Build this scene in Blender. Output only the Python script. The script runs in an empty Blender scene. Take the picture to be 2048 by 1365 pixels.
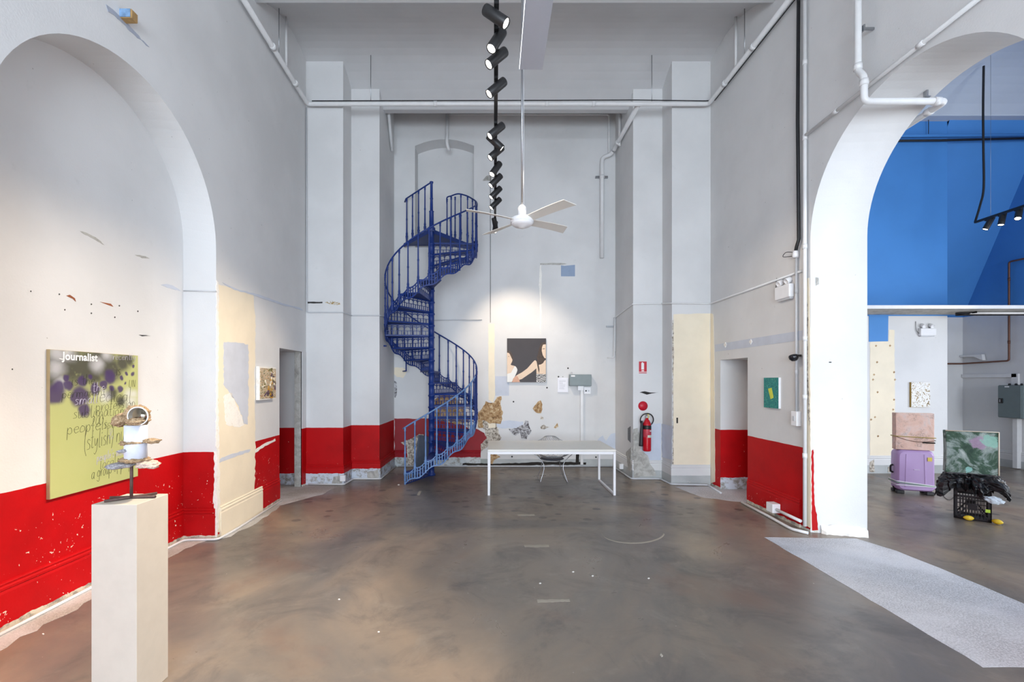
import bpy, bmesh, math, random
from mathutils import Vector, Matrix, Euler
from mathutils.geometry import tessellate_polygon
random.seed(7)
SC = bpy.context.scene
COL = SC.collection
PI = math.pi

# ------------------------------------------------------------------ camera, world, light, exposure
CAM_H, FOC, VPX, VPY = 1.79, 920.0, 988.0, 763.0
cam_d = bpy.data.cameras.new('camera')
cam = bpy.data.objects.new('camera', cam_d); COL.objects.link(cam)
cam.location = (0, 0, CAM_H); cam.rotation_euler = (PI / 2, 0, 0)
cam_d.sensor_width = 36; cam_d.lens = FOC / 2048 * 36
cam_d.shift_x = (1024 - VPX) / 2048; cam_d.shift_y = (VPY - 682.5) / 2048
cam_d.clip_start = 0.05; cam_d.clip_end = 200
SC.camera = cam
SC.view_settings.view_transform = 'Standard'; SC.view_settings.look = 'None'
SC.view_settings.gamma = 1; SC.view_settings.use_curve_mapping = False
SC.view_settings.exposure = 0.0
W = bpy.data.worlds.new('daylight'); SC.world = W; W.use_nodes = True
W.node_tree.nodes['Background'].inputs[0].default_value = (.62, .74, .95, 1)
W.node_tree.nodes['Background'].inputs[1].default_value = 1.0

def area(name, loc, rot, sx, sy, power, col):
    d = bpy.data.lights.new(name, 'AREA'); d.shape = 'RECTANGLE'; d.size = sx; d.size_y = sy
    d.energy = power; d.color = col
    o = bpy.data.objects.new(name, d); COL.objects.link(o); o.location = loc; o.rotation_euler = rot
    return o
# daylight coming in through the street windows behind the camera (both rooms) and the yard window of the far room
area('window_daylight', (0.2, -5.42, 2.2), (PI / 2, 0, 0), 5.6, 3.4, 980, (.79, .895, 1))
area('window_daylight', (7.6, -5.42, 2.6), (PI / 2, 0, 0), 4.6, 4.0, 740, (.86, .93, 1))
area('window_daylight', (10.68, 4.75, 1.6), (PI / 2, 0, PI / 2), 3.4, 1.6, 190, (.9, .95, 1))

# ------------------------------------------------------------------ helpers
def link(o, parent=None):
    COL.objects.link(o)
    if parent is not None: o.parent = parent
    return o
def tag(o, label=None, cat=None, group=None, kind=None):
    if label: o['label'] = label
    if cat: o['category'] = cat
    if group: o['group'] = group
    if kind: o['kind'] = kind
    return o
def thing(name, label, cat, loc=(0, 0, 0), rz=0, group=None):
    o = bpy.data.objects.new(name, None); COL.objects.link(o)
    o.empty_display_size = .1; o.location = loc; o.rotation_euler = (0, 0, rz)
    return tag(o, label, cat, group)
def copy_tree(o, parent=None):
    c = o.copy(); COL.objects.link(c); c.parent = parent
    for ch in list(o.children): copy_tree(ch, c)
    return c

class MB:
    """collects geometry for one mesh object"""
    def __init__(s): s.v = []; s.f = []; s.sm = []
    def add(s, vs, fs, smooth=False):
        b = len(s.v); s.v += [tuple(p) for p in vs]
        s.f += [tuple(i + b for i in f) for f in fs]; s.sm += [smooth] * len(fs)
    def box(s, lo, hi, M=None):
        x0, y0, z0 = lo; x1, y1, z1 = hi
        vs = [Vector(p) for p in ((x0, y0, z0), (x1, y0, z0), (x1, y1, z0), (x0, y1, z0), (x0, y0, z1), (x1, y0, z1), (x1, y1, z1), (x0, y1, z1))]
        if M is not None: vs = [M @ p for p in vs]
        s.add(vs, [(3, 2, 1, 0), (4, 5, 6, 7), (0, 1, 5, 4), (1, 2, 6, 5), (2, 3, 7, 6), (3, 0, 4, 7)])
    def tube(s, pts, r, n=8, caps=True, closed=False):
        pts = [Vector(p) for p in pts]; m = len(pts); rr = r if isinstance(r, (list, tuple)) else [r] * m
        vs = []; prev = None
        for i, p in enumerate(pts):
            if closed: d = pts[(i + 1) % m] - pts[i - 1]
            else: d = pts[min(i + 1, m - 1)] - pts[max(i - 1, 0)]
            d.normalize()
            if prev is None:
                a = Vector((0, 0, 1)) if abs(d.z) < .9 else Vector((1, 0, 0)); prev = d.cross(a).normalized()
            u = (prev - d * prev.dot(d))
            if u.length < 1e-6: u = d.orthogonal()
            u.normalize(); prev = u; w = d.cross(u)
            for k in range(n):
                t = 2 * PI * k / n; vs.append(p + (u * math.cos(t) + w * math.sin(t)) * rr[i])
        fs = []
        for i in range(m if closed else m - 1):
            j = (i + 1) % m
            for k in range(n): fs.append((i * n + k, i * n + (k + 1) % n, j * n + (k + 1) % n, j * n + k))
        s.add(vs, fs, n > 4)
        if caps and not closed:
            b = len(s.v) - m * n
            s.f += [tuple(b + k for k in reversed(range(n))), tuple(b + (m - 1) * n + k for k in range(n))]; s.sm += [False, False]
    def lathe(s, prof, n=16, M=None, smooth=True):
        vs = []
        for r, z in prof:
            for k in range(n):
                t = 2 * PI * k / n; p = Vector((r * math.cos(t), r * math.sin(t), z)); vs.append(M @ p if M is not None else p)
        fs = []
        for i in range(len(prof) - 1):
            for k in range(n): fs.append((i * n + k, i * n + (k + 1) % n, (i + 1) * n + (k + 1) % n, (i + 1) * n + k))
        s.add(vs, fs, smooth)
        b = len(s.v) - len(vs)
        if prof[0][0] > 1e-5: s.f.append(tuple(b + k for k in reversed(range(n)))); s.sm.append(False)
        if prof[-1][0] > 1e-5: s.f.append(tuple(b + (len(prof) - 1) * n + k for k in range(n))); s.sm.append(False)
    def prism(s, pts, off):
        """closed 3D outline extruded by vector off"""
        pts = [Vector(p) for p in pts]; off = Vector(off); n = len(pts)
        tri = tessellate_polygon([pts])
        s.add(pts + [p + off for p in pts],
              [tuple(t) for t in tri] + [tuple(i + n for i in reversed(t)) for t in tri] + [(i, (i + 1) % n, (i + 1) % n + n, i + n) for i in range(n)])
    def sheet(s, loops):
        """flat polygon with holes"""
        loops = [[Vector(p) for p in l] for l in loops]; allp = [p for l in loops for p in l]
        s.add(allp, [tuple(t) for t in tessellate_polygon(loops)])
    def build(s, name, mat, parent=None, inv=None, recalc=True):
        me = bpy.data.meshes.new(name); me.from_pydata(s.v, [], s.f)
        me.polygons.foreach_set('use_smooth', s.sm)
        if recalc:
            bm = bmesh.new(); bm.from_mesh(me); bmesh.ops.recalc_face_normals(bm, faces=bm.faces); bm.to_mesh(me); bm.free()
        me.materials.append(mat)
        o = bpy.data.objects.new(name, me); link(o, parent)
        if parent is not None and inv is not False:
            # geometry given in world coordinates: cancel the parent's own placement (parents are never scaled)
            m = Matrix.Identity(4); q = parent
            chain = []
            while q is not None: chain.append(q); q = q.parent
            for q in reversed(chain): m = m @ q.matrix_parent_inverse @ Matrix.LocRotScale(q.location, q.rotation_euler, None)
            o.matrix_parent_inverse = m.inverted()
        return o
def bevel(o, w, seg=2, angle=40):
    m = o.modifiers.new('bevel', 'BEVEL'); m.width = w; m.segments = seg; m.limit_method = 'ANGLE'; m.angle_limit = math.radians(angle)
    return o
def smooth_curve(pts, n=6, closed=False):
    """Catmull-Rom through points"""
    P = [Vector(p) for p in pts]; out = []; m = len(P)
    for i in range(m if closed else m - 1):
        if closed: a, b, c, d = P[i - 1], P[i], P[(i + 1) % m], P[(i + 2) % m]
        else: a, b, c, d = P[max(i - 1, 0)], P[i], P[i + 1], P[min(i + 2, m - 1)]
        for k in range(n):
            t = k / n
            out.append(.5 * ((2 * b) + (c - a) * t + (2 * a - 5 * b + 4 * c - d) * t * t + (3 * b - a - 3 * c + d) * t ** 3))
    if not closed: out.append(P[-1])
    return out

# surfaces of the room as planes: (point, normal towards the room)
def pl(p, n): return (Vector(p), Vector(n).normalized())
L0, L1 = Vector((-3.16, 5.22, 0)), Vector((-3.255, 7.965, 0))
LK = (L1.x - L0.x) / (L1.y - L0.y)
def leftx(y): return L0.x + (y - L0.y) * LK
BACK = pl((0, 9.65, 0), (0, -1, 0)); PIER1 = pl((0, 7.965, 0), (0, -1, 0)); PIER2 = pl((0, 8.417, 0), (0, -1, 0))
LEFT = pl(L0, (1, -LK, 0)); NICHE = pl((-3.53, 0, 0), (1, 0, 0)); RIGHT = pl((3.75, 0, 0), (-1, 0, 0))
REVEAL = pl((3.75, 5.451, 0), (-.15, -.55, 0)); NREV = pl((0, 5.225, 0), (0, -1, 0))
FLOOR = pl((0, 0, 0), (0, 0, 1)); FARPIER = pl((0, 8.95, 0), (0, -1, 0)); FARSIDE = pl((10.7, 0, 0), (-1, 0, 0)); FARBACK = pl((0, 10.5, 0), (0, -1, 0))
ALCR = pl((2.545, 0, 0), (-1, 0, 0)); PSIDE = pl((3.07, 0, 0), (-1, 0, 0)); DOORR = pl((0, 7.6, 0), (0, -1, 0))
def on(px, py, plane, off=0.0):
    """point of a surface (lifted by off) that the photograph shows at a pixel"""
    P, N = plane; d = Vector(((px - VPX) / FOC, 1, -(py - VPY) / FOC)); o = Vector((0, 0, CAM_H))
    return o + d * (N.dot(P + N * off - o) / N.dot(d))
def patch(name, px, plane, mat, parent, lift=.004, jag=0.0, step=6, seed=1):
    """an irregular flake of paint or plaster standing a few millimetres proud of its wall"""
    rnd = random.Random(seed * 77 + len(px)); pts = []
    n = len(px)
    for i in range(n):
        a, b = px[i], px[(i + 1) % n]
        L = math.hypot(b[0] - a[0], b[1] - a[1]); k = max(1, int(L / step)) if jag else 1
        for j in range(k):
            t = j / k; q = (a[0] + (b[0] - a[0]) * t + rnd.uniform(-jag, jag), a[1] + (b[1] - a[1]) * t + rnd.uniform(-jag, jag)); pts.append(q)
    m = MB(); m.prism([on(x, y, plane, lift) for x, y in pts], -plane[1] * (lift + .001))
    return m.build(name, mat, parent, inv=False)

# ------------------------------------------------------------------ materials
def srgb(r, g, b):
    f = lambda c: (c / 255) / 12.92 if c / 255 <= .04045 else ((c / 255 + .055) / 1.055) ** 2.4
    return (f(r), f(g), f(b), 1)
class NT:
    def __init__(s, name):
        s.m = bpy.data.materials.new(name); s.m.use_nodes = True; s.t = s.m.node_tree; s.b = s.t.nodes['Principled BSDF']
    def n(s, t, **k):
        x = s.t.nodes.new(t)
        for a, v in k.items(): setattr(x, a, v)
        return x
    def l(s, a, b): s.t.links.new(a, b)
    def pos(s): return s.n('ShaderNodeNewGeometry').outputs['Position']
    def obj(s): return s.n('ShaderNodeTexCoord').outputs['Object']
    def noise(s, co, scale, detail=4, rough=.55, dist=0.0):
        x = s.n('ShaderNodeTexNoise'); x.inputs['Scale'].default_value = scale; x.inputs['Detail'].default_value = detail
        x.inputs['Roughness'].default_value = rough; x.inputs['Distortion'].default_value = dist
        if co is not None: s.l(co, x.inputs['Vector'])
        return x.outputs['Fac']
    def math(s, op, a, b=None, c=None, clamp=False):
        x = s.n('ShaderNodeMath', operation=op); x.use_clamp = clamp
        for i, v in enumerate((a, b, c)):
            if v is None: continue
            if isinstance(v, (int, float)): x.inputs[i].default_value = v
            else: s.l(v, x.inputs[i])
        return x.outputs[0]
    def step(s, v, lo, hi):
        x = s.n('ShaderNodeMapRange'); x.interpolation_type = 'SMOOTHSTEP'
        s.l(v, x.inputs[0]); x.inputs[1].default_value = lo; x.inputs[2].default_value = hi
        return x.outputs[0]
    def mix(s, fac, a, b):
        x = s.n('ShaderNodeMix', data_type='RGBA')
        if isinstance(fac, (int, float)): x.inputs[0].default_value = fac
        else: s.l(fac, x.inputs[0])
        for i, v in ((6, a), (7, b)):
            if isinstance(v, tuple): x.inputs[i].default_value = v
            else: s.l(v, x.inputs[i])
        return x.outputs[2]
    def ramp(s, fac, stops, interp='LINEAR'):
        x = s.n('ShaderNodeValToRGB'); x.color_ramp.interpolation = interp
        e = x.color_ramp.elements
        while len(e) < len(stops): e.new(.5)
        for i, (p, c) in enumerate(stops): e[i].position = p; e[i].color = c
        s.l(fac, x.inputs[0]); return x.outputs[0]
    def sep(s, v):
        x = s.n('ShaderNodeSeparateXYZ'); s.l(v, x.inputs[0]); return x.outputs
    def bump(s, h, strength, dist=.01):
        x = s.n('ShaderNodeBump'); x.inputs['Strength'].default_value = strength; x.inputs['Distance'].default_value = dist
        s.l(h, x.inputs['Height']); s.l(x.outputs[0], s.b.inputs['Normal'])
    def done(s, col=None, rough=.6, metal=0.0, spec=None):
        if col is not None:
            if isinstance(col, tuple): s.b.inputs['Base Color'].default_value = col
            else: s.l(col, s.b.inputs['Base Color'])
        if isinstance(rough, (int, float)): s.b.inputs['Roughness'].default_value = rough
        else: s.l(rough, s.b.inputs['Roughness'])
        s.b.inputs['Metallic'].default_value = metal
        if spec is not None: s.b.inputs['Specular IOR Level'].default_value = spec
        return s.m
def paint(name, c, rough=.5, metal=0.0, var=.12, scale=9, bump=.05, world=True):
    t = NT(name); co = t.pos() if world else t.obj(); f = t.noise(co, scale)
    d = tuple(x * (1 - var) for x in c[:3]) + (1,)
    col = t.mix(t.step(f, .3, .75), c, d)
    if bump: t.bump(t.noise(co, scale * 12), bump, .004)
    return t.done(col, rough, metal)
def emit(name, c, s):
    t = NT(name); t.b.inputs['Emission Color'].default_value = c; t.b.inputs['Emission Strength'].default_value = s
    return t.done(c, .4)
def mottled(name, cols, scale=30, rough=.9, bump=.6, world=True):
    t = NT(name); co = t.pos() if world else t.obj()
    f = t.noise(co, scale, 8, .7, .6); n = len(cols)
    col = t.ramp(f, [(.3 + .4 * i / (n - 1), c) for i, c in enumerate(cols)])
    t.bump(f, bump, .01); return t.done(col, rough)

RED, WHITE = srgb(188, 6, 14), srgb(222, 222, 222)
def wallpaint(name, top=None, bot=.0, white=WHITE, low=None, chip=.73, red=RED, lowz=0.0):
    """lime-washed plaster; red dado between bot and top; low = colour of the raw strip below the dado"""
    t = NT(name); co = t.pos(); z = t.sep(co)[2]
    f1 = t.noise(co, .8, 5); f2 = t.noise(co, 7, 6, .65)
    w2 = tuple(x * .9 for x in white[:3]) + (1,)
    col = t.mix(t.step(f1, .35, .7), white, w2)
    col = t.mix(t.math('MULTIPLY', t.step(f2, .62, .78), .22), col, srgb(190, 192, 190))
    spots = t.step(t.noise(co, 26, 2, .4), .79, .8)
    col = t.mix(t.math('MULTIPLY', spots, .55), col, srgb(120, 116, 108))
    h = t.math('ADD', t.math('MULTIPLY', f2, .4), t.noise(co, 60, 3))
    if top is not None:
        wob = t.math('MULTIPLY_ADD', t.noise(co, 5, 4), .012, -.006)
        zz = t.math('ADD', z, wob)
        m = t.math('MULTIPLY', t.math('LESS_THAN', zz, top), t.math('GREATER_THAN', t.math('ADD', z, t.math('MULTIPLY_ADD', t.noise(co, 11, 5), .05, -.025)), bot))
        r2 = tuple(x * .8 for x in red[:3]) + (1,)
        rc = t.mix(t.step(t.noise(co, 2.2, 5), .35, .7), red, r2)
        rc = t.mix(t.math('MULTIPLY', t.step(t.noise(co, 4, 8, .75, 1.2), .6, .8), .12), rc, srgb(214, 90, 88))
        ch = t.math('MULTIPLY', t.step(t.noise(co, 19, 3, .6, 1.5), chip, chip + .02), t.math('LESS_THAN', z, .75))
        rc = t.mix(ch, rc, srgb(236, 222, 205))
        if low is not None:
            lc = t.mix(t.step(t.noise(co, 9, 6, .7), .45, .62), low, srgb(150, 146, 138))
            col = t.mix(t.math('LESS_THAN', z, bot + .03), col, lc)
        col = t.mix(m, col, rc)
        rough = t.math('MULTIPLY_ADD', m, -.2, .75)
    else: rough = .75
    t.bump(h, .18, .006)
    return t.done(col, rough, 0, .2)

M = {}
M['wall'] = wallpaint('white_plaster')
M['wall_red'] = wallpaint('white_plaster_red_dado', .985, .03, low=srgb(206, 202, 192))
M['wall_red_chip'] = wallpaint('white_plaster_worn_red_dado', .985, .035, low=srgb(214, 206, 188), chip=.672)
M['pier_red'] = wallpaint('pier_plaster_red_dado', .985, .195, low=srgb(205, 212, 222))
M['red_base'] = wallpaint('red_baseboard_paint', 2, .04, low=srgb(214, 206, 188), chip=.69)
M['red_pier_base'] = wallpaint('red_pier_baseboard_paint', 2, .195, low=srgb(205, 212, 222))
M['red_pier_base2'] = wallpaint('dull_red_baseboard_paint', 2, .195, low=srgb(196, 202, 204), red=srgb(150, 14, 30))
M['wall_back'] = wallpaint('back_plaster', .16, -1, red=srgb(176, 184, 180), chip=.7)
M['base_white'] = wallpaint('white_baseboard_paint', .16, -1, red=srgb(186, 190, 190), chip=.7)
M['ceiling'] = paint('ceiling_paint', srgb(204, 204, 205), .8, var=.06, scale=1.5)
M['blue'] = paint('blue_wall_paint', srgb(72, 138, 206), .6, var=.08, scale=1.2)
M['far_ceiling'] = paint('far_ceiling_paint', srgb(196, 204, 214), .8, var=.05, scale=1.5)
M['cream'] = paint('old_cream_paint', srgb(241, 229, 205), .7, var=.06, scale=4, bump=.2)
M['greyblue'] = paint('grey_blue_undercoat', srgb(202, 208, 220), .7, var=.08, scale=6)
M['midblue'] = paint('blue_grey_square_paint', srgb(146, 164, 190), .7, var=.06)
M['paleblue'] = paint('pale_blue_old_paint', srgb(206, 213, 226), .7, var=.08, scale=6)
M['filler'] = mottled('white_filler', [srgb(226, 220, 210), srgb(244, 242, 236), srgb(230, 226, 222)], 14, bump=.3)
M['plaster_brown'] = mottled('bare_brown_plaster', [srgb(92, 72, 52), srgb(158, 122, 84), srgb(196, 168, 128), srgb(226, 216, 196)], 16)
M['plaster_grey'] = mottled('crumbled_grey_plaster', [srgb(58, 54, 50), srgb(140, 130, 118), srgb(214, 206, 194), srgb(236, 232, 226)], 22)
M['plaster_dark'] = mottled('blistered_dark_plaster', [srgb(40, 38, 40), srgb(96, 92, 94), srgb(190, 190, 194), srgb(235, 235, 235)], 26)
M['concrete'] = mottled('bare_concrete', [srgb(134, 132, 128), srgb(176, 174, 168), srgb(200, 200, 196)], 9, bump=.3)
M['mark'] = paint('dark_wall_mark', srgb(46, 44, 42), .8)
M['rust'] = paint('rusty_mark', srgb(150, 84, 48), .8)
M['crack'] = paint('dark_gap', srgb(40, 36, 32), .9)
M['white_pipe'] = paint('white_pipe_paint', srgb(226, 226, 226), .4, var=.06)
M['grey_pipe'] = paint('grey_conduit_paint', srgb(200, 202, 206), .4, var=.06)
M['black'] = paint('black_metal', srgb(26, 26, 28), .45, var=.1)
M['cable'] = paint('black_cable', srgb(22, 22, 26), .55)
M['steel'] = NT('brushed_steel').done(srgb(170, 172, 176), .3, 1.0)
M['white'] = paint('white_enamel', srgb(238, 238, 240), .35, var=.04, bump=0)
M['copper'] = paint('brown_copper_pipe', srgb(112, 74, 58), .45, .3)

def floor_mat():
    t = NT('worn_concrete_floor'); co = t.pos()
    big = t.noise(co, .42, 6, .6, .9); mid = t.noise(co, 1.7, 9, .68, .8); fine = t.noise(co, 28, 6, .7)
    col = t.ramp(big, [(.34, srgb(96, 93, 90)), (.46, srgb(118, 110, 102)), (.56, srgb(138, 124, 109)), (.66, srgb(160, 140, 120))])
    col = t.mix(t.math('MULTIPLY', t.step(mid, .48, .7), .55), col, srgb(78, 76, 77))
    col = t.mix(t.math('MULTIPLY', t.step(t.noise(co, 3.1, 7, .7, .5), .52, .72), .35), col, srgb(150, 142, 130))
    col = t.mix(t.math('MULTIPLY', t.step(t.noise(co, .8, 5, .55, .3), .56, .7), .45), col, srgb(122, 92, 78))
    # rows of round dark adhesive dabs left by an old floor covering
    v = t.n('ShaderNodeTexVoronoi'); v.feature = 'F1'; mp = t.n('ShaderNodeMapping'); mp.inputs['Scale'].default_value = (4.2, 4.6, 1)
    t.l(co, mp.inputs[0]); t.l(mp.outputs[0], v.inputs['Vector']); v.inputs['Scale'].default_value = 1; v.inputs['Randomness'].default_value = .75
    dabs = t.math('SUBTRACT', 1, t.step(v.outputs['Distance'], .2, .3))
    y = t.sep(co)[1]; reg = t.math('MULTIPLY', t.step(y, 5.2, 6.3), t.step(t.noise(co, .7, 2), .36, .48))
    col = t.mix(t.math('MULTIPLY', t.math('MULTIPLY', dabs, reg), .7), col, srgb(66, 64, 64))
    # fine scratches and pale specks
    mp2 = t.n('ShaderNodeMapping'); mp2.inputs['Scale'].default_value = (2, 26, 1); mp2.inputs['Rotation'].default_value = (0, 0, .5); t.l(co, mp2.inputs[0])
    scr = t.step(t.noise(mp2.outputs[0], 1.6, 5, .7), .66, .76)
    col = t.mix(t.math('MULTIPLY', scr, .22), col, srgb(176, 170, 160))
    sp = t.step(t.noise(co, 38, 2, .4), .79, .8)
    col = t.mix(t.math('MULTIPLY', sp, .8), col, srgb(214, 208, 198))
    col = t.mix(t.math('MULTIPLY', fine, .12), col, srgb(70, 66, 62))
    t.bump(fine, .08, .004)
    return t.done(col, t.math('MULTIPLY_ADD', mid, .4, .14), 0, .5)
M['floor'] = floor_mat()
def gran_mat(name, a, b):
    t = NT(name); co = t.pos(); f = t.noise(co, 90, 4, .8); g = t.noise(co, 1.2, 5)
    col = t.mix(t.step(f, .4, .62), a, b)
    col = t.mix(t.math('MULTIPLY', t.step(g, .4, .65), .55), col, srgb(226, 226, 230))
    t.bump(f, .35, .004); return t.done(col, .7)
M['strip'] = gran_mat('pale_ground_concrete', srgb(166, 166, 169), srgb(216, 216, 219))
M['dust'] = gran_mat('pale_dusty_concrete', srgb(150, 144, 136), srgb(190, 186, 178))
M['tape'] = paint('old_tape_residue', srgb(168, 160, 146), .8)

# ================================================================== THE SETTING
def struct(name, mb, mat, label, cat, recalc=False):
    o = mb.build(name, mat, recalc=recalc); return tag(o, label, cat, kind='structure')

# ---- floor
m = MB(); m.box((-6, -5.6, -.12), (11.2, 11.2, 0))
floor = struct('floor', m, M['floor'], 'worn grey brown concrete floor running through both rooms', 'floor')
def floor_patch(name, pts, mat, lift=.002, jag=0, step=8, seed=1): return patch(name, pts, FLOOR, mat, floor, lift, jag, step, seed)
def fpoly(name, pts, mat, lift=.002):
    mb = MB(); mb.prism([(x, y, lift) for x, y in pts], (0, 0, -lift - .001)); return mb.build(name, mat, floor, inv=False)
def wig(pts, amp, step, seed):
    r = random.Random(seed); out = []
    for i, a in enumerate(pts):
        b = pts[(i + 1) % len(pts)]; k = max(1, int(math.dist(a, b) / step))
        for j in range(k):
            t = j / k; out.append((a[0] + (b[0] - a[0]) * t + r.uniform(-amp, amp), a[1] + (b[1] - a[1]) * t + r.uniform(-amp, amp)))
    return out
fpoly('bare_strip', wig([(3.1, 5.27), (3.06, 2.88), (4.26, 2.88), (4.26, 4.4), (4.24, 4.85), (4.12, 5.22)], .007, .12, 3), M['strip'])
fpoly('bare_patch', wig([(-3.25, 6.3), (-3.02, 6.75), (-2.72, 7.25), (-2.66, 7.86), (-3.9, 7.94), (-3.9, 6.92)], .02, .12, 4), M['dust'])
fpoly('bare_patch', wig([(3.06, 7.78), (3.74, 7.82), (4.4, 7.58), (4.4, 6.8), (3.72, 6.78), (3.5, 6.9), (3.36, 7.02), (3.22, 7.05)], .012, .1, 5), M['strip'])
fpoly('wall_dust', wig([(-3.52, 2.2), (-3.3, 2.2), (-3.28, 5.1), (-3.02, 5.3), (-3.02, 6.2), (-3.1, 6.95), (-3.2, 6.95), (-3.16, 5.2), (-3.52, 5.2)], .03, .1, 6), M['dust'], .0015)
for px in ([(1035, 1029), (1069, 1029), (1070, 1032), (1036, 1032)], [(1048, 1091), (1097, 1090), (1098, 1094), (1050, 1095)], [(1074, 1200), (1139, 1199), (1140, 1203), (1075, 1206)], [(834, 991), (838, 983), (843, 983), (839, 991)]):
    floor_patch('tape_strip', px, M['tape'], .0015, .6, 5)
arc = [on(1265 + 62 * math.cos(a), 1066 + 20 * math.sin(a), FLOOR) for a in [PI * (.02 + .96 * k / 20) for k in range(21)]]
mb = MB(); mb.prism([p + Vector((0, 0, .0012)) for p in arc] + [p + Vector((0, -.035, .0012)) for p in reversed(arc)], (0, 0, -.002)); mb.build('ring_scuff', M['tape'], floor, inv=False)
for k, (px, py) in enumerate(((678, 1199), (757, 1264), (1297, 1157), (797, 970), (1146, 1144), (1185, 1152), (86, 1268), (1080, 1167))):
    floor_patch('paint_fleck', [(px - 2, py), (px + .6, py - 1.2), (px + 2.6, py), (px, py + 1.2)], M['filler'], .004)
floor_patch('paint_fleck', [(1320, 1311), (1322, 1307), (1326, 1312), (1323, 1314)], M['red_base'], .006)

# ---- left wall with arched niche and doorway
NSEG = 40
def arch(yc, zc, r, near=True):
    """profile from the near foot over the arch to the far foot, as (y, z)"""
    return [(yc - r, 0.0)] + [(yc + r * math.cos(a), zc + r * math.sin(a)) for a in [PI * (1 - k / NSEG) for k in range(NSEG + 1)]] + [(yc + r, 0.0)]
TOP = 7.75
AF, AB = arch(3.997, 3.266, 1.235), arch(4.036, 3.344, 1.188)
DY0, DY1, DZ = 6.90, 7.965, 2.29
out = [(-5.5, 0)] + AF + [(DY0, 0), (DY0, DZ), (DY1, DZ), (DY1, TOP), (-5.5, TOP)]
m = MB(); m.sheet([[(leftx(y), y, z) for y, z in out]])
for k in range(len(AF) - 1):
    (y0, z0), (y1, z1), (y2, z2), (y3, z3) = AF[k], AF[k + 1], AB[k + 1], AB[k]
    m.add([(leftx(y0), y0, z0), (leftx(y1), y1, z1), (-3.53, y2, z2), (-3.53, y3, z3)], [(0, 1, 2, 3)], True)
# door reveal: near jamb and head
x0, x1 = leftx(DY0), leftx(DY1)
m.add([(x0, DY0, 0), (x0, DY0, DZ), (x0 - .6, DY0, DZ), (x0 - .6, DY0, 0)], [(0, 1, 2, 3)])
m.add([(x0, DY0, DZ), (x1, DY1, DZ), (x1 - .6, DY1, DZ), (x0 - .6, DY0, DZ)], [(0, 1, 2, 3)])
wall_left = struct('wall_left', m, M['wall_red_chip'], 'white plastered wall with tall arched niche and narrow doorway', 'wall')
m = MB(); m.box((-3.75, 2.4, -.02), (-3.53, 5.6, 5.0))
wall_niche = struct('wall_niche', m, M['wall_red_chip'], 'flat back of the arched niche, white above a chipped red dado', 'wall')
# passage seen through the doorway
m = MB()
m.box((-5.2, 7.95, -.02), (-3.26, 8.2, 2.9)); m.box((-5.3, 6.7, -.02), (-5.1, 8.1, 2.9)); m.box((-5.3, 6.68, DZ + .25), (-3.7, 8.2, 2.9)); m.box((-5.3, 6.6, -.02), (-3.86, 6.72, 2.9))
struct('wall_passage', m, M['pier_red'], 'short passage walls beyond the narrow doorway beside the niche wall', 'wall')
m = MB(); m.box((-3.385, 7.80, 0), (-3.262, 7.95, DZ))
struct('trim_1', m, M['concrete'], 'bare grey plaster door jamb beside the red and white pier', 'door jamb')
m = MB(); m.box((-3.275, 7.80, 0), (-3.25, 7.965, DZ)); o = m.build('jamb_face', M['wall_red'], wall_left, inv=False)

# ---- right wall with the big arch to the far room
RX, RB = 3.75, 4.3
AF2, AB2 = arch(4.223, 3.459, 1.228), arch(4.126, 3.456, 1.173)
RD0, RD1, RDZ = 6.80, 7.62, 2.14
out = [(-5.5, 0)] + AF2 + [(RD0, 0), (RD0, RDZ), (RD1, RDZ), (RD1, 0), (7.965, 0), (7.965, TOP), (-5.5, TOP)]
m = MB(); m.sheet([[(RX, y, z) for y, z in out]])
m.sheet([[(RB, y, z) for y, z in [(-5.5, 0)] + AB2 + [(8.95, 0), (8.95, TOP), (-5.5, TOP)]]])
for k in range(len(AF2) - 1):
    (y0, z0), (y1, z1), (y2, z2), (y3, z3) = AF2[k], AF2[k + 1], AB2[k + 1], AB2[k]
    if k < len(AF2) - 2: m.add([(RX, y0, z0), (RX, y1, z1), (RB, y2, z2), (RB, y3, z3)], [(0, 1, 2, 3)], True)
m.add([(RX, RD0, 0), (RX, RD0, RDZ), (RB, RD0, RDZ), (RB, RD0, 0)], [(0, 1, 2, 3)])
m.add([(RX, RD0, RDZ), (RX, RD1, RDZ), (RB, RD1, RDZ), (RB, RD0, RDZ)], [(0, 1, 2, 3)])
wall_right = struct('wall_right', m, M['wall_red'], 'pale wall with red dado and the big open arch to the blue room', 'wall')
(y0, z0), (y1, z1), (y2, z2), (y3, z3) = AF2[-2], AF2[-1], AB2[-1], AB2[-2]
m = MB(); m.add([(RX, y0, z0), (RX, y1, z1), (RB, y2, z2), (RB, y3, z3)], [(0, 1, 2, 3)])
m.build('arch_reveal', M['wall'], wall_right, inv=False)
m = MB(); m.add([(RX, RD1, 0), (RX, RD1, RDZ), (RB, RD1, RDZ), (RB, RD1, 0)], [(0, 1, 2, 3)])
m.build('door_reveal', M['pier_red'], wall_right, inv=False)
m = MB(); m.box((RB - .02, 6.7, 0), (RB - .005, 7.7, 2.3)); m.build('blocked_opening', M['pier_red'], wall_right, inv=False)
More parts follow.
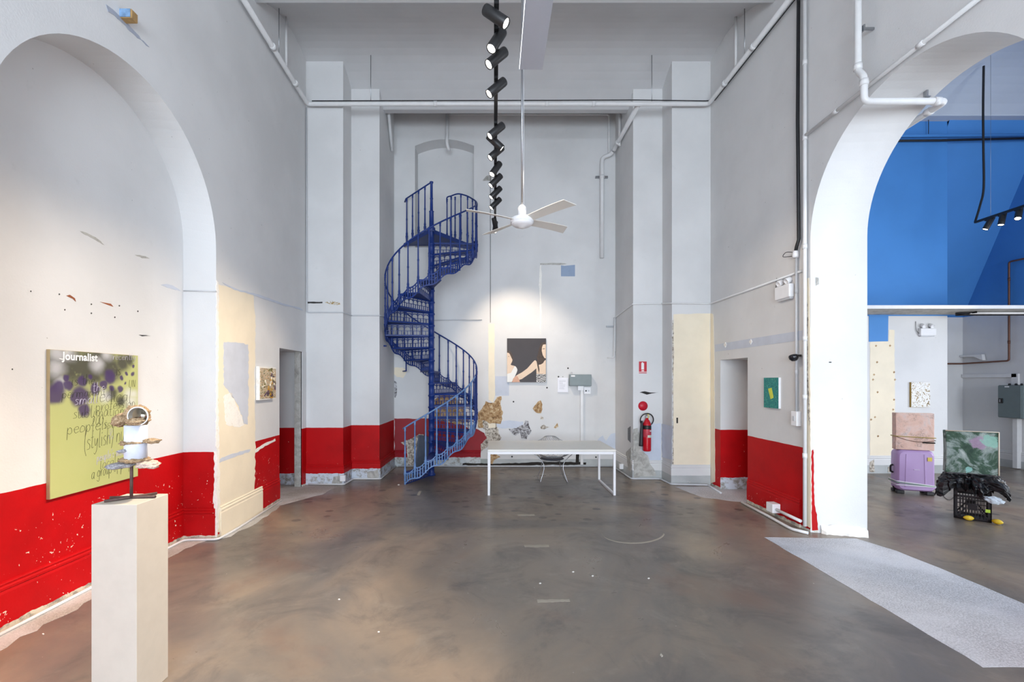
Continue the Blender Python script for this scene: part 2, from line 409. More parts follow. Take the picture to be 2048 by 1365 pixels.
# crumbling white base of the arch pier
r = random.Random(5); pts = []
pts_top = [Vector((RX + .10 + .44 * k / 12, 5.451 - .15 * (.18 + .82 * k / 12), 0)) for k in range(13)]
m = MB(); vs = []
for k, p in enumerate(pts_top):
    for j, (h, o_) in enumerate(((0, .05), (.04, .055), (.075, .03), (.10, .0))):
        vs.append(p + Vector((-.26, -.96, 0)) * (o_ + r.uniform(-.012, .012)) * (.4 if k in (0,) else 1) + Vector((0, 0, h + r.uniform(-.01, .014) * (j > 0))))
fs = [(k * 4 + j, (k + 1) * 4 + j, (k + 1) * 4 + j + 1, k * 4 + j + 1) for k in range(12) for j in range(3)]
m.add(vs, fs); m.build('crumbled_base', M['filler'], wall_right, inv=False)

# ---- back wall with the arched blind door high up, and the two stepped piers
YB = 9.65
nl, nr, nb = -1.657, -.42, 4.60
head = [(nl + (nr - nl) * k / 14, 6.73 + .14 * (1 - (2 * k / 14 - 1) ** 2)) for k in range(15)]
rec = [(nl, nb)] + head + [(nr, nb)]
m = MB()
m.sheet([[(-2.3, YB, 0), (2.75, YB, 0), (2.75, YB, TOP), (-2.3, YB, TOP)], [(x, YB, z) for x, z in rec]])
m.sheet([[(x, YB + .36, z) for x, z in rec]])
for k in range(len(rec)):
    a, b = rec[k], rec[(k + 1) % len(rec)]
    m.add([(a[0], YB, a[1]), (b[0], YB, b[1]), (b[0], YB + .36, b[1]), (a[0], YB + .36, a[1])], [(0, 1, 2, 3)])
wall_back = struct('wall_back', m, M['wall_back'], 'peeling white back wall of the alcove with a blind arched doorway high up', 'wall')
m = MB(); m.box((-3.45, 7.965, 0), (-2.612, 8.6, TOP)); m.box((-3.0, 8.417, 0), (-2.095, 9.7, TOP))
pier_left = struct('wall_pier_left', m, M['pier_red'], 'stepped white pier with red dado beside the blue spiral staircase', 'pier')
m = MB(); m.box((3.08, 7.965, 0), (4.4, 8.6, TOP)); m.box((2.545, 8.417, 0), (3.5, 9.7, TOP))
pier_right = struct('wall_pier_right', m, M['wall'], 'stepped white pier carrying the fire extinguisher', 'pier')

# ---- vaulted ceiling on beams
def vault(ya, yb, za, zb, rise, x0, x1, mb, n=18):
    pr = []
    for k in range(n + 1):
        t = k / n; pr.append((ya + (yb - ya) * t, za + (zb - za) * t + rise * (1 - (2 * t - 1) ** 2) ** .9))
    for k in range(n):
        (a, b), (c, d) = pr[k], pr[k + 1]
        mb.add([(x0, a, b), (x1, a, b), (x1, c, d), (x0, c, d)], [(0, 1, 2, 3)], True)
m = MB()
vault(6.17, 8.70, 6.87, 6.93, .50, -3.6, 4.0, m)
for ya, yb in ((3.1, 5.65), (.1, 2.6), (-2.9, -.4), (-5.6, -3.4)): vault(ya, yb, 6.87, 6.87, .5, -3.6, 4.0, m)
m.add([(-2.3, 8.8, 7.62), (2.8, 8.8, 7.62), (2.8, 9.8, 7.62), (-2.3, 9.8, 7.62)], [(0, 1, 2, 3)])
ceiling = struct('ceiling', m, M['ceiling'], 'shallow white barrel vaults of the ceiling over the main room', 'ceiling')
for k, (ya, yb, zb, xa, xb) in enumerate(((5.65, 6.17, 6.87, -3.4, 3.9), (8.70, 8.82, 6.93, -2.65, 3.1), (2.6, 3.1, 6.87, -3.4, 3.9), (-.4, .1, 6.87, -3.4, 3.9), (-3.4, -2.9, 6.87, -3.4, 3.9))):
    m = MB(); m.box((xa, ya, zb), (xb, yb, zb + .9)); m.build('ceiling_beam', M['ceiling'], ceiling, inv=False)

# ---- street wall behind the camera with tall windows
m = MB(); m.sheet([[(-3.6, -5.5, 0), (11, -5.5, 0), (11, -5.5, TOP), (-3.6, -5.5, TOP)],
                   [(-2.6, -5.5, .5), (3.0, -5.5, .5), (3.0, -5.5, 3.9), (-2.6, -5.5, 3.9)], [(5.3, -5.5, .55), (9.9, -5.5, .55), (9.9, -5.5, 4.65), (5.3, -5.5, 4.65)]])
struct('wall_rear', m, M['wall'], 'street wall with tall windows behind the viewer', 'wall')

# ---- far room beyond the arch: white below, blue above
m = MB(); m.box((RB, 8.95, 0), (8.82, 9.15, 3.06)); far = struct('wall_far', m, M['base_white'], 'white lower wall of the far room behind the suitcase', 'wall')
m = MB(); m.box((RB, 8.95, 3.06), (8.82, 9.15, TOP)); m.build('blue_upper_wall', M['blue'], far, inv=False)
m = MB(); m.box((8.82, 10.5, 0), (11, 10.7, 3.25)); m.box((8.72, 9.1, 0), (8.82, 10.6, 3.06)); wfb = struct('wall_far_recess', m, M['wall'], 'pale recessed wall strip at the far corner of the blue room', 'wall')
m = MB(); m.box((8.72, 9.15, 3.06), (8.82, 10.6, TOP)); m.build('blue_return', M['blue'], wfb, inv=False)
m = MB(); m.box((10.7, -5.5, 0), (10.9, 10.7, .8)); m.box((10.7, -5.5, .8), (10.9, 3.05, 2.4)); m.box((10.7, 6.45, .8), (10.9, 10.7, 2.4)); m.box((10.7, -5.5, 2.4), (10.9, 10.7, 3.25)); fside = struct('wall_far_side', m, M['wall'], 'grey lit side wall of the far room carrying the electrical cabinet', 'wall')
M['shaded_blue'] = paint('shaded_blue_wall_paint', srgb(36, 104, 188), .6, var=.08, scale=1.2)  # unused darker copy of the blue, with side wall shade in its colour
m = MB(); m.box((10.7, -5.5, 3.25), (10.9, 10.7, TOP)); m.build('blue_upper_wall', M['blue'], fside, inv=False)
m = MB(); m.add([(8.82, 10.5, 3.25), (10.7, 10.5, 3.25), (10.7, 8.75, 7.2), (8.82, 8.75, 7.2), (8.82, 10.6, 3.25), (10.7, 10.6, 3.25), (10.7, 8.85, 7.4), (8.82, 8.85, 7.4)], [(0, 1, 2, 3), (4, 5, 6, 7)])
m.build('raked_soffit', M['blue'], wfb, inv=False)
m = MB(); vault(6.17, 8.76, 6.87, 6.87, .5, RB, 10.8, m)
for ya, yb in ((3.1, 5.65), (.1, 2.6), (-2.9, -.4), (-5.6, -3.4)): vault(ya, yb, 6.87, 6.87, .5, RB, 10.8, m)
fceil = struct('ceiling_far', m, M['far_ceiling'], 'grey vaulted ceiling over the far blue room', 'ceiling')
for ya, yb in ((8.76, 8.95), (5.65, 6.17), (2.6, 3.1), (-.4, .1), (-3.4, -2.9)):
    m = MB(); m.box((RB, ya, 6.85), (10.7, yb, 7.6)); m.build('ceiling_beam', M['far_ceiling'], fceil, inv=False)
m = MB(); m.box((RB, 8.18, 3.085), (10.7, 8.95, 3.13)); ledge = struct('trim_2', m, M['concrete'], 'grey projecting ledge dividing the blue wall from the white wall', 'ledge')
m = MB(); m.box((RB, 8.165, 3.08), (10.7, 8.18, 3.14)); m.build('ledge_edge', M['white_pipe'], ledge, inv=False)
m = MB(); m.tube([(8.8, 8.5, 3.05), (10.69, 8.5, 3.05)], .022, 8); m.build('ledge_pipe', M['white_pipe'], ledge, inv=False)
m = MB(); m.tube([(8.66, 8.62, 3.06), (8.6, 8.55, 3.05), (8.68, 8.48, 3.05), (8.85, 8.44, 3.06), (8.7, 8.66, 3.04), (10.69, 8.68, 3.05)], .018, 8); m.build('ledge_cable', M['cable'], ledge, inv=False)

# ---- skirting mouldings
def skirting(name, path, mat, label, h=.285):
    """path: (x, y) points, room on the left-hand side of the walking direction"""
    prof = [(0, 0), (.02, 0), (.02, h - .02), (.014, h), (.022, h + .008), (.022, h + .024), (.012, h + .032), (.012, h + .042), (.018, h + .047), (.014, h + .058), (0, h + .062)]
    P = [Vector((x, y, 0)) for x, y in path]; n = len(P); rows = []
    for i, p in enumerate(P):
        ds = []
        if i > 0: ds.append((P[i] - P[i - 1]).normalized())
        if i < n - 1: ds.append((P[i + 1] - P[i]).normalized())
        ns = [Vector((-d.y, d.x, 0)) for d in ds]; q = sum(ns, Vector()); q.normalize(); q /= max(.3, q.dot(ns[0]))
        rows.append([p + q * a + Vector((0, 0, b)) for a, b in prof])
    mb = MB(); k = len(prof)
    mb.add([v for r_ in rows for v in r_], [(i * k + j, (i + 1) * k + j, (i + 1) * k + j + 1, i * k + j + 1) for i in range(n - 1) for j in range(k - 1)])
    mb.add(rows[0], [tuple(range(k))]); mb.add(rows[-1], [tuple(range(k))])
    return struct(name, mb, mat, label, 'baseboard', True)
skirting('baseboard_niche', [(-3.53, 5.226), (-3.53, 2.85)], M['red_base'], 'chipped red skirting with beading along the niche back')
skirting('baseboard_niche_return', [(-3.165, 5.23), (-3.525, 5.222)], M['red_base'], 'short red skirting on the return of the niche')
skirting('baseboard_left', [(leftx(6.88), 6.88), (leftx(6.33), 6.33)], M['red_base'], 'red skirting beside the narrow doorway on the niche wall')
skirting('baseboard_left_cream', [(leftx(6.33), 6.33), (leftx(5.3), 5.3)], M['cream'], 'cream skirting below the old cream paint panel')
skirting('baseboard_pier_left', [(-2.095, 9.64), (-2.095, 8.417), (-2.612, 8.417), (-2.612, 7.965), (-3.25, 7.965)], M['red_pier_base'], 'red skirting with white foot around the pier by the staircase')
skirting('baseboard_back', [(2.545, 9.65), (-.15, 9.65)], M['base_white'], 'stained white skirting along the alcove behind the table')
skirting('baseboard_back_red', [(-.28, 9.65), (-2.075, 9.65)], M['red_pier_base2'], 'dull red skirting behind the foot of the spiral staircase')
skirting('baseboard_pier_right', [(3.74, 7.965), (3.08, 7.965), (3.08, 8.417), (2.545, 8.417), (2.545, 9.65)], M['base_white'], 'white skirting stepping around the extinguisher pier')
skirting('baseboard_right', [(3.75, 5.62), (3.75, 6.79)], M['red_base'], 'red skirting with double bead under the green picture')
skirting('baseboard_far', [(8.82, 8.95), (4.32, 8.95)], M['base_white'], 'white skirting of the far room wall')
skirting('baseboard_far_side', [(10.7, 2.0), (10.7, 10.48)], M['base_white'], 'white skirting below the grey electrical cabinet')

# ---- old paint, filler and bare plaster on the walls
patch('old_paint_panel', [(436, 568), (470, 578), (506, 588), (511, 640), (509, 760), (511, 880), (509, 1036), (437, 1066)], LEFT, M['cream'], wall_left, .004, 1.2, 7)
patch('undercoat_patch', [(447, 686), (472, 684), (497, 690), (497, 760), (496, 850), (488, 848), (478, 812), (462, 790), (448, 770)], LEFT, M['greyblue'], wall_left, .006, 1.2, 5)
patch('filler_patch', [(448, 792), (462, 786), (476, 815), (489, 850), (478, 856), (452, 850)], LEFT, M['filler'], wall_left, .006, 1.5, 4)
patch('filler_strip', [(433, 560), (438, 566), (437, 800), (440, 1000), (437, 1066), (433, 1068)], LEFT, M['filler'], wall_left, .007, 1.2, 6)
patch('filler_strip', [(511, 900), (530, 888), (551, 878), (552, 882), (530, 893), (511, 906)], LEFT, M['filler'], wall_left, .006, 1.0, 5)
patch('paint_ridge', [(445, 566), (480, 580), (520, 590), (560, 605), (605, 618), (605, 621), (560, 609), (520, 595), (470, 580)], LEFT, M['greyblue'], wall_left, .006, .8, 6)
patch('filler_patch', [(440, 918), (475, 905), (502, 898), (500, 904), (470, 914), (440, 926)], LEFT, M['greyblue'], wall_left, .006, 1.2, 5)
patch('paint_flake', [(428, 904), (434, 904), (434, 960), (431, 980), (434, 1000), (434, 1075), (427, 1075), (431, 1040), (426, 1000), (429, 960)], NREV, M['filler'], wall_left, .004, 1.2, 5)
M['greyscar'] = paint('grey_scar_paint', srgb(168, 174, 188), .8)
# block left in the wall above the niche
patch('blue_scar', [(213, 8), (222, 14), (262, 55), (298, 94), (294, 90), (270, 72), (240, 42), (218, 22)], LEFT, M['greyscar'], wall_left, .004, 1.5, 7)
for (px, py) in ((62, 583), (119, 589), (130, 620), (183, 609), (183, 627), (239, 612), (276, 623), (230, 635), (25, 739)):
    patch('nail_hole', [(px - 1.6, py), (px, py - 1.8), (px + 1.6, py), (px, py + 1.8)], NICHE, M['mark'], wall_niche, .002)
patch('rust_mark', [(133, 592), (140, 590), (150, 597), (152, 604), (146, 598)], NICHE, M['rust'], wall_niche, .003)
patch('rust_mark', [(200, 604), (222, 608), (227, 614), (218, 611)], NICHE, M['rust'], wall_niche, .003)
patch('paint_scar', [(160, 462), (178, 468), (196, 478), (210, 490), (206, 489), (185, 477), (166, 467)], NICHE, M['concrete'], wall_niche, .003, .8, 5)
patch('paint_scar', [(270, 510), (290, 512), (300, 518), (284, 516)], NICHE, M['concrete'], wall_niche, .003, .8, 5)
patch('paint_scar', [(322, 570), (335, 568), (350, 574), (362, 582), (352, 580), (335, 575)], NICHE, M['greyblue'], wall_niche, .003, .8, 5)
patch('paint_scar', [(278, 670), (292, 671), (302, 672), (285, 673)], NICHE, M['mark'], wall_niche, .003, .4, 5)
# pier beside the staircase
patch('black_scar', [(614, 604), (645, 604), (645, 607), (614, 607)], PIER1, M['mark'], pier_left, .004, .4, 6)
patch('gold_flakes', [(650, 605), (660, 603), (680, 605), (682, 609), (668, 610), (655, 608)], PIER1, mottled('gold_flake', [srgb(240, 240, 240), srgb(220, 222, 224), srgb(170, 140, 70), srgb(50, 44, 40)], 40), pier_left, .003, 1.2, 3)
patch('bare_plaster', [(667, 954), (685, 953), (685, 967), (664, 968)], PIER1, M['concrete'], pier_left, .026, 1.2, 4)
patch('bare_plaster', [(627, 955), (635, 954), (631, 963)], PIER1, M['concrete'], pier_left, .026, .5, 4)
patch('bare_plaster', [(733, 945), (757, 940), (757, 956), (735, 957)], PIER2, M['concrete'], pier_left, .026, 1.2, 4)
# back wall
def z3(pts): return [(930 + x / 6.825, 760 + y / 6.825) for x, y in pts]
patch('old_paint_strip', [(977, 648), (989, 648), (989, 700), (990, 790), (986, 806), (977, 800)], BACK, M['cream'], wall_back, .004, .5, 8)
patch('undercoat_patch', [(990, 753), (1018, 753), (1018, 792), (990, 792)], BACK, M['greyblue'], wall_back, .003)
patch('bare_plaster', z3([(175, 450), (235, 380), (290, 285), (320, 310), (390, 320), (430, 235), (500, 235), (485, 350), (512, 430), (505, 560), (480, 600), (440, 600), (310, 590), (290, 660), (175, 650)]), BACK, M['plaster_brown'], wall_back, .005, 1.2, 4)
patch('crumbled_plaster', z3([(245, 550), (330, 600), (430, 600), (450, 700), (490, 800), (470, 832), (330, 900), (220, 970), (215, 880), (300, 800), (280, 740), (250, 660)]), BACK, M['plaster_grey'], wall_back, .006, 1.2, 4)
patch('old_paint_patch', z3([(310, 600), (415, 600), (415, 660), (320, 660)]), BACK, M['cream'], wall_back, .009, 1, 4)
patch('pale_blue_band', z3([(430, 570), (600, 560), (800, 572), (800, 660), (500, 665), (430, 650)]), BACK, M['paleblue'], wall_back, .003, 1, 6)
patch('blistered_plaster', z3([(600, 680), (700, 655), (800, 620), (815, 560), (860, 570), (875, 650), (907, 690), (890, 740), (835, 802), (765, 800), (750, 725), (700, 762), (640, 730)]), BACK, M['plaster_dark'], wall_back, .008, 1.2, 4)
patch('blistered_plaster', z3([(1030, 275), (1050, 310), (1056, 400), (1035, 460), (970, 450), (930, 390), (970, 330)]), BACK, M['plaster_brown'], wall_back, .007, .8, 4)
patch('blistered_plaster', z3([(1035, 495), (1075, 520), (1065, 550), (1028, 535)]), BACK, M['plaster_grey'], wall_back, .006, .5, 4)
patch('blistered_plaster', z3([(1030, 640), (1080, 612), (1110, 640), (1150, 648), (1080, 678), (1035, 670)]), BACK, M['plaster_grey'], wall_back, .006, .5, 4)
patch('blistered_plaster', z3([(1212, 655), (1260, 590), (1275, 640), (1235, 662)]), BACK, M['plaster_brown'], wall_back, .006, .5, 4)
patch('bare_plaster', z3([(345, 1005), (420, 1005), (480, 1060), (400, 1090), (380, 1150), (350, 1140)]), BACK, M['plaster_brown'], wall_back, .026, .8, 4)
M['dullred'] = paint('dull_red_paint', srgb(150, 14, 30), .6, var=.2, scale=3)
patch('red_dado_remnant', [(789, 838), (880, 838), (925, 850), (945, 862), (952, 857), (968, 866), (974, 877), (962, 890), (962, 906), (789, 906)], BACK, M['dullred'], wall_back, .004, .8, 6)
patch('bare_plaster', [(802, 886), (812, 882), (824, 878), (838, 868), (848, 870), (846, 905), (838, 936), (818, 936), (814, 905), (812, 893)], BACK, M['plaster_grey'], wall_back, .026, 1, 5)
patch('bare_plaster', [(870, 800), (885, 788), (905, 792), (930, 815), (936, 845), (915, 850), (880, 842), (868, 830)], BACK, M['plaster_brown'], wall_back, .006, 1.2, 5)
patch('blistered_plaster', [(789, 762), (793, 764), (794, 790), (791, 796), (789, 795)], BACK, M['plaster_dark'], wall_back, .006, .5, 4)
patch('old_paint_patch', [(789, 735), (806, 736), (814, 744), (806, 756), (794, 754), (789, 748)], BACK, M['cream'], wall_back, .004, .8, 5)
patch('pale_blue_band', [(1195, 880), (1205, 872), (1212, 882), (1222, 868), (1232, 866), (1232, 905), (1195, 905)], BACK, M['paleblue'], wall_back, .004, .7, 5)
patch('skirting_gap', [(925, 927), (1000, 928), (1100, 924), (1172, 925), (1172, 930), (1000, 932), (925, 931)], BACK, M['crack'], wall_back, .024, .7, 6)
patch('skirting_gap', [(1152, 910), (1158, 905), (1158, 930), (1152, 931)], BACK, M['crack'], wall_back, .026, .7, 6)
patch('blue_grey_square', [(1122, 531), (1129, 532), (1150, 530), (1150, 553), (1122, 553)], BACK, M['midblue'], wall_back, .003)
patch('seam_filler', [(1080, 532), (1082, 531), (1084, 556), (1082, 600), (1083, 625), (1081, 672), (1079, 640), (1080, 600), (1078, 570)], BACK, M['filler'], wall_back, .004, .6, 6)
patch('seam_filler', [(1080, 527), (1122, 526), (1134, 528), (1122, 530), (1104, 530), (1080, 530)], BACK, M['concrete'], wall_back, .003, .5, 6)
patch('stain', [(789, 1), (789, 1)] if False else [(966, 360), (972, 352), (984, 350), (984, 362), (966, 362)], BACK, M['concrete'], wall_back, .003, .6, 4)
for px, py in ((1027, 804), (1094, 776), (1024, 914), (1192, 915), (1136, 737), (1117, 754)): patch('nail_hole', [(px - 2, py), (px, py - 2), (px + 2, py), (px, py + 2)], BACK, M['mark'], wall_back, .026 if py > 900 else .003)
# extinguisher pier
patch('old_paint_panel', [(1347, 629), (1420, 627), (1420, 965), (1347, 966)], PIER1, M['cream'], pier_right, .004, .6, 8)
patch('old_paint_panel', [(1420, 627), (1426, 628), (1428, 700), (1430, 964), (1420, 968)], RIGHT, M['cream'], wall_right, .004, .4, 8)
patch('latch_plate', [(1353, 836), (1356, 836), (1356, 847), (1353, 847)], PIER1, M['mark'], pier_right, .008)
patch('bare_concrete', [(1267, 860), (1275, 857), (1280, 870), (1282, 900), (1296, 912), (1300, 930), (1308, 938), (1312, 952), (1267, 956)], PIER2, M['concrete'], pier_right, .024, 1, 5)
patch('pale_blue_band', [(1281, 845), (1300, 842), (1310, 848), (1322, 846), (1322, 950), (1312, 950), (1300, 925), (1282, 900)], PIER2, M['paleblue'], pier_right, .004, .8, 6)
patch('pale_blue_band', [(1324, 848), (1334, 850), (1344, 852), (1344, 920), (1324, 915)], PSIDE, M['paleblue'], pier_right, .004, .8, 6)
patch('black_scar', [(1279, 785), (1290, 783), (1300, 786), (1317, 785), (1300, 788), (1294, 790)], PIER2, M['mark'], pier_right, .003, .5, 4)
patch('edge_wear', [(1345, 640), (1347, 640), (1348, 700), (1346, 760), (1347, 950), (1345, 960)], PIER1, M['plaster_grey'], pier_right, .006, .8, 5)
patch('bare_concrete', [(1252, 905), (1262, 895), (1262, 945), (1256, 940)], ALCR, M['concrete'], pier_right, .024, .8, 5)
# right wall
patch('grey_band', [(1430, 690), (1500, 678), (1606, 661), (1606, 680), (1500, 695), (1430, 704)], RIGHT, M['greyblue'], wall_right, .003)
patch('old_paint_strip', [(1607, 560), (1618, 556), (1620, 700), (1622, 1058), (1609, 1050), (1610, 800)], RIGHT, M['cream'], wall_right, .005, .7, 8)
patch('edge_wear', [(1614, 600), (1616, 640), (1615, 720), (1618, 800), (1620, 860), (1616, 830), (1613, 740)], RIGHT, M['plaster_grey'], wall_right, .007, .7, 5)
patch('red_remnant', [(1623, 902), (1627, 900), (1628, 950), (1629, 1010), (1634, 1030), (1636, 1066), (1624, 1062)], REVEAL, M['wall_red'], wall_right, .003, .8, 6)
patch('paint_scar', [(1631, 555), (1637, 556), (1638, 568), (1632, 572)], REVEAL, M['concrete'], wall_right, .003, .6, 4)
patch('nail_hole', [(1658, 724), (1663, 724), (1663, 726), (1658, 726)], REVEAL, M['mark'], wall_right, .003)
for px, py in ((1450, 690), (1501, 684)): patch('nail_cluster', [(px - 3, py), (px, py - 5), (px + 2, py), (px, py + 5)], RIGHT, M['filler'], wall_right, .012, .5, 3)
# far room
patch('old_paint_panel', [(1740, 684), (1777, 683), (1778, 660), (1789, 660), (1790, 800), (1788, 940), (1740, 944)], FARPIER, M['cream'], far, .004, .6, 8)
patch('blue_remnant', [(1738, 628), (1777, 628), (1776, 683), (1738, 684)], FARPIER, M['blue'], far, .006)
for px, py in ((1752, 692), (1780, 692), (1754, 725), (1748, 750), (1746, 760), (1788, 745), (1790, 760), (1755, 785), (1788, 800), (1786, 820), (1750, 835), (1756, 873), (1742, 840)):
    patch('nail_hole', [(px - 2, py), (px, py - 2.4), (px + 2.4, py), (px, py + 2)], FARPIER, M['plaster_brown'], far, .006, .4, 3)
patch('bare_plaster', [(1740, 925), (1748, 920), (1750, 944), (1740, 945)], FARPIER, M['plaster_grey'], far, .026, .6, 4)
patch('bare_plaster', [(1776, 935), (1786, 932), (1788, 945), (1776, 945)], FARPIER, M['plaster_grey'], far, .026, .6, 4)

# ================================================================== SPIRAL STAIRCASE
M['stair'] = paint('royal_blue_iron_paint', srgb(8, 48, 124), .5, var=.25, scale=6, bump=.1, world=True)
M['stair_pale'] = paint('pale_blue_iron_paint', srgb(104, 140, 190), .45, var=.3, scale=8, bump=.1)  # paler blue for the lowest steps and their handrail
def perforated():
    t = NT('perforated_blue_iron'); co = t.pos(); v = t.n('ShaderNodeTexVoronoi'); v.inputs['Scale'].default_value = 34; v.inputs['Randomness'].default_value = .1
    t.l(co, v.inputs['Vector']); k = t.step(v.outputs['Distance'], .22, .3)
    return t.done(t.mix(k, srgb(150, 150, 140), srgb(30, 52, 108)), .5)
M['perforated'] = perforated()
SX, SY, NR = -1.189, 8.75, 21
LAND = 4.65; RISE = LAND / NR; DTH = math.radians(25.1); TH0 = math.radians(-24); SR = .862
stair = thing('spiral_staircase', 'royal blue cast iron spiral staircase with lacy risers rising to the blind door', 'staircase', (SX, SY, 0))
def pol(th, r, z): return Vector((math.sin(th) * r, -math.cos(th) * r, z))
mb = MB(); prof = [(.075, 0), (.075, .03), (.055, .05)]
for i in range(1, NR):
    z = i * RISE; prof += [(.053, z - .055), (.062, z - .05), (.066, z - .035), (.062, z - .02), (.053, z - .015)]
prof += [(.053, LAND - .02), (.072, LAND), (.072, LAND + .05), (.06, LAND + .07), (.045, LAND + .08), (.042, LAND + .36), (.05, LAND + .37), (.03, LAND + .385), (.026, LAND + .6), (.033, LAND + .615), (.026, LAND + .63), (.024, LAND + .9), (.036, LAND + .915), (.036, LAND + .935), (.001, LAND + .95)]
mb.lathe(prof, 16); mb.build('newel', M['stair'], stair, inv=False)
# tread wedge (local: leading edge at angle 0)
def tread_mb():
    m = MB(); n = 8; a1 = DTH + .03
    ring = [pol(a1 * k / n, SR - .01, 0) for k in range(n + 1)]; inner = [pol(a1 * k / 2, .05, 0) for k in (2, 1, 0)]
    m.prism(ring + inner, (0, 0, -.016))
    d = pol(0, 1, 0); q = Vector((-d.y, d.x, 0))
    m.prism([pol(0, .05, 0) - q * .014, pol(0, SR - .01, 0) - q * .014, pol(0, SR - .01, 0) + q * .014, pol(0, .05, 0) + q * .014], (0, 0, -.034))
    return m
def riser_mb():
    """lacy upright between two treads, along +x from .055 to SR"""
    m = MB(); x0, x1, h = .055, SR - .02, RISE - .034; t = .005
    m.box((x0, -t, 0), (x1, t, .014)); m.box((x0, -t, h * .43), (x1, t, h * .43 + .009)); m.box((x0, -t, h * .86), (x1, t, h * .86 + .009))
    na = 7; w = (x1 - x0) / na
    for k in range(na * 2 + 1): x = x0 + k * w / 2; m.box((x - .006, -t, 0), (x + .006, t, h * .43))
    for k in range(na + 1): x = x0 + k * w; m.box((x - .007, -t, h * .43), (x + .007, t, h))
    for k in range(na):
        c = x0 + (k + .5) * w; r = w * .5; b = h * .55
        pts = [(c + r * math.cos(a), b + min(r, h * .3) * math.sin(a)) for a in [PI * j / 6 for j in range(7)]]
        for (a, z), (a2, z2) in zip(pts, pts[1:]):
            m.add([(a, -t, z), (a2, -t, z2), (a2, t, z2), (a, t, z), (a, -t, z + .012), (a2, -t, z2 + .012), (a2, t, z2 + .012), (a, t, z + .012)],
                  [(0, 1, 2, 3), (4, 7, 6, 5), (0, 4, 5, 1), (3, 2, 6, 7)])
    return m
def string_mb():
    """pierced outer string of one step, from angle 0 to DTH and 0 to RISE"""
    m = MB(); n = 12; rr, t = SR, .008
    def topz(u): return u * RISE + .20 - .035 * math.sin(PI * ((2 * u) % 1.0))
    def botz(u): return max(0, u * RISE + .03 * math.sin(2 * PI * u))
    def band(zf, h):
        vs = []
        for k in range(n + 1):
            u = k / n; th = u * DTH; z = zf(u if u < 1 else .99999)
            vs += [pol(th, rr - t, z), pol(th, rr + t, z), pol(th, rr + t, z + h), pol(th, rr - t, z + h)]
        m.add(vs, [(k * 4 + j, k * 4 + (j + 1) % 4, (k + 1) * 4 + (j + 1) % 4, (k + 1) * 4 + j) for k in range(n) for j in range(4)])
    band(lambda u: topz(u) - .02, .02); band(botz, .022); band(lambda u: (topz(u) + botz(u)) / 2 + .03, .01)
    for k in range(9):
        u = k / 8; th = u * DTH; a = .008 if k % 4 else .014
        Mx = Matrix.Translation(pol(th, rr, 0)) @ Matrix.Rotation(th, 4, 'Z')
        m.box((-a, -t * .7, botz(min(u, .999))), (a, t * .7, topz(min(u, .999)) - .01), Mx)
    return m
BALH = .80
def baluster_mb():
    m = MB(); H = BALH
    m.lathe([(.014, -.14), (.02, -.12), (.018, -.06), (.026, 0), (.028, .015), (.018, .03), (.022, .06), (.015, .10), (.0135, H * .42), (.018, H * .44), (.018, H * .46), (.013, H * .48), (.012, H - .07), (.02, H - .06), (.014, H - .045), (.02, H - .02), (.014, H)], 8)
    return m
def put(o, th, z, r=0):
    o.location = pol(th, r, z); o.rotation_euler = (0, 0, th); return o
tr0 = tread_mb().build('tread', M['stair'], stair, inv=False)
rs0 = riser_mb().build('riser_grille', M['stair'], tr0, inv=False); rs0.rotation_euler = (0, 0, -PI / 2); rs0.location = (0, 0, -RISE)
st0 = string_mb().build('string_panel', M['stair'], stair, inv=False)
bl0 = baluster_mb().build('baluster', M['stair'], stair, inv=False)
st_n, bl_n = st0.data, bl0.data
st_w = st0.data.copy(); st_w.materials[0] = M['stair_pale']; bl_w = bl0.data.copy(); bl_w.materials[0] = M['stair_pale']
for i in range(1, NR):
    if i == 1: t, s_ = tr0, st0
    else: t = copy_tree(tr0, stair); s_ = copy_tree(st0, stair)
    th = TH0 + (i - 1) * DTH
    put(t, th, i * RISE); put(s_, th, (i - 1) * RISE)
    s_.data = st_w if i <= 4 else st_n
    for h in (0, .5):
        b = bl0 if (i == 1 and h == 0) else copy_tree(bl0, stair)
        b.data = bl_w if i <= 4 else bl_n
        put(b, th + h * DTH, (i - 1 + h) * RISE + .19, SR)
def helix(th_a, th_b, r, z_of, n): return [pol(th_a + (th_b - th_a) * k / n, r, z_of((th_a + (th_b - th_a) * k / n - TH0) / DTH)) for k in range(n + 1)]
zr = lambda u: u * RISE + .19 + BALH
mb = MB(); mb.tube(helix(TH0 - .05, TH0 + 4 * DTH, SR, zr, 24), .014, 8); mb.build('handrail', M['stair_pale'], stair, inv=False)
mb = MB(); mb.tube(helix(TH0 + 4 * DTH, TH0 + (NR - 1) * DTH, SR, zr, 96), .014, 8); mb.build('handrail', M['stair'], stair, inv=False)
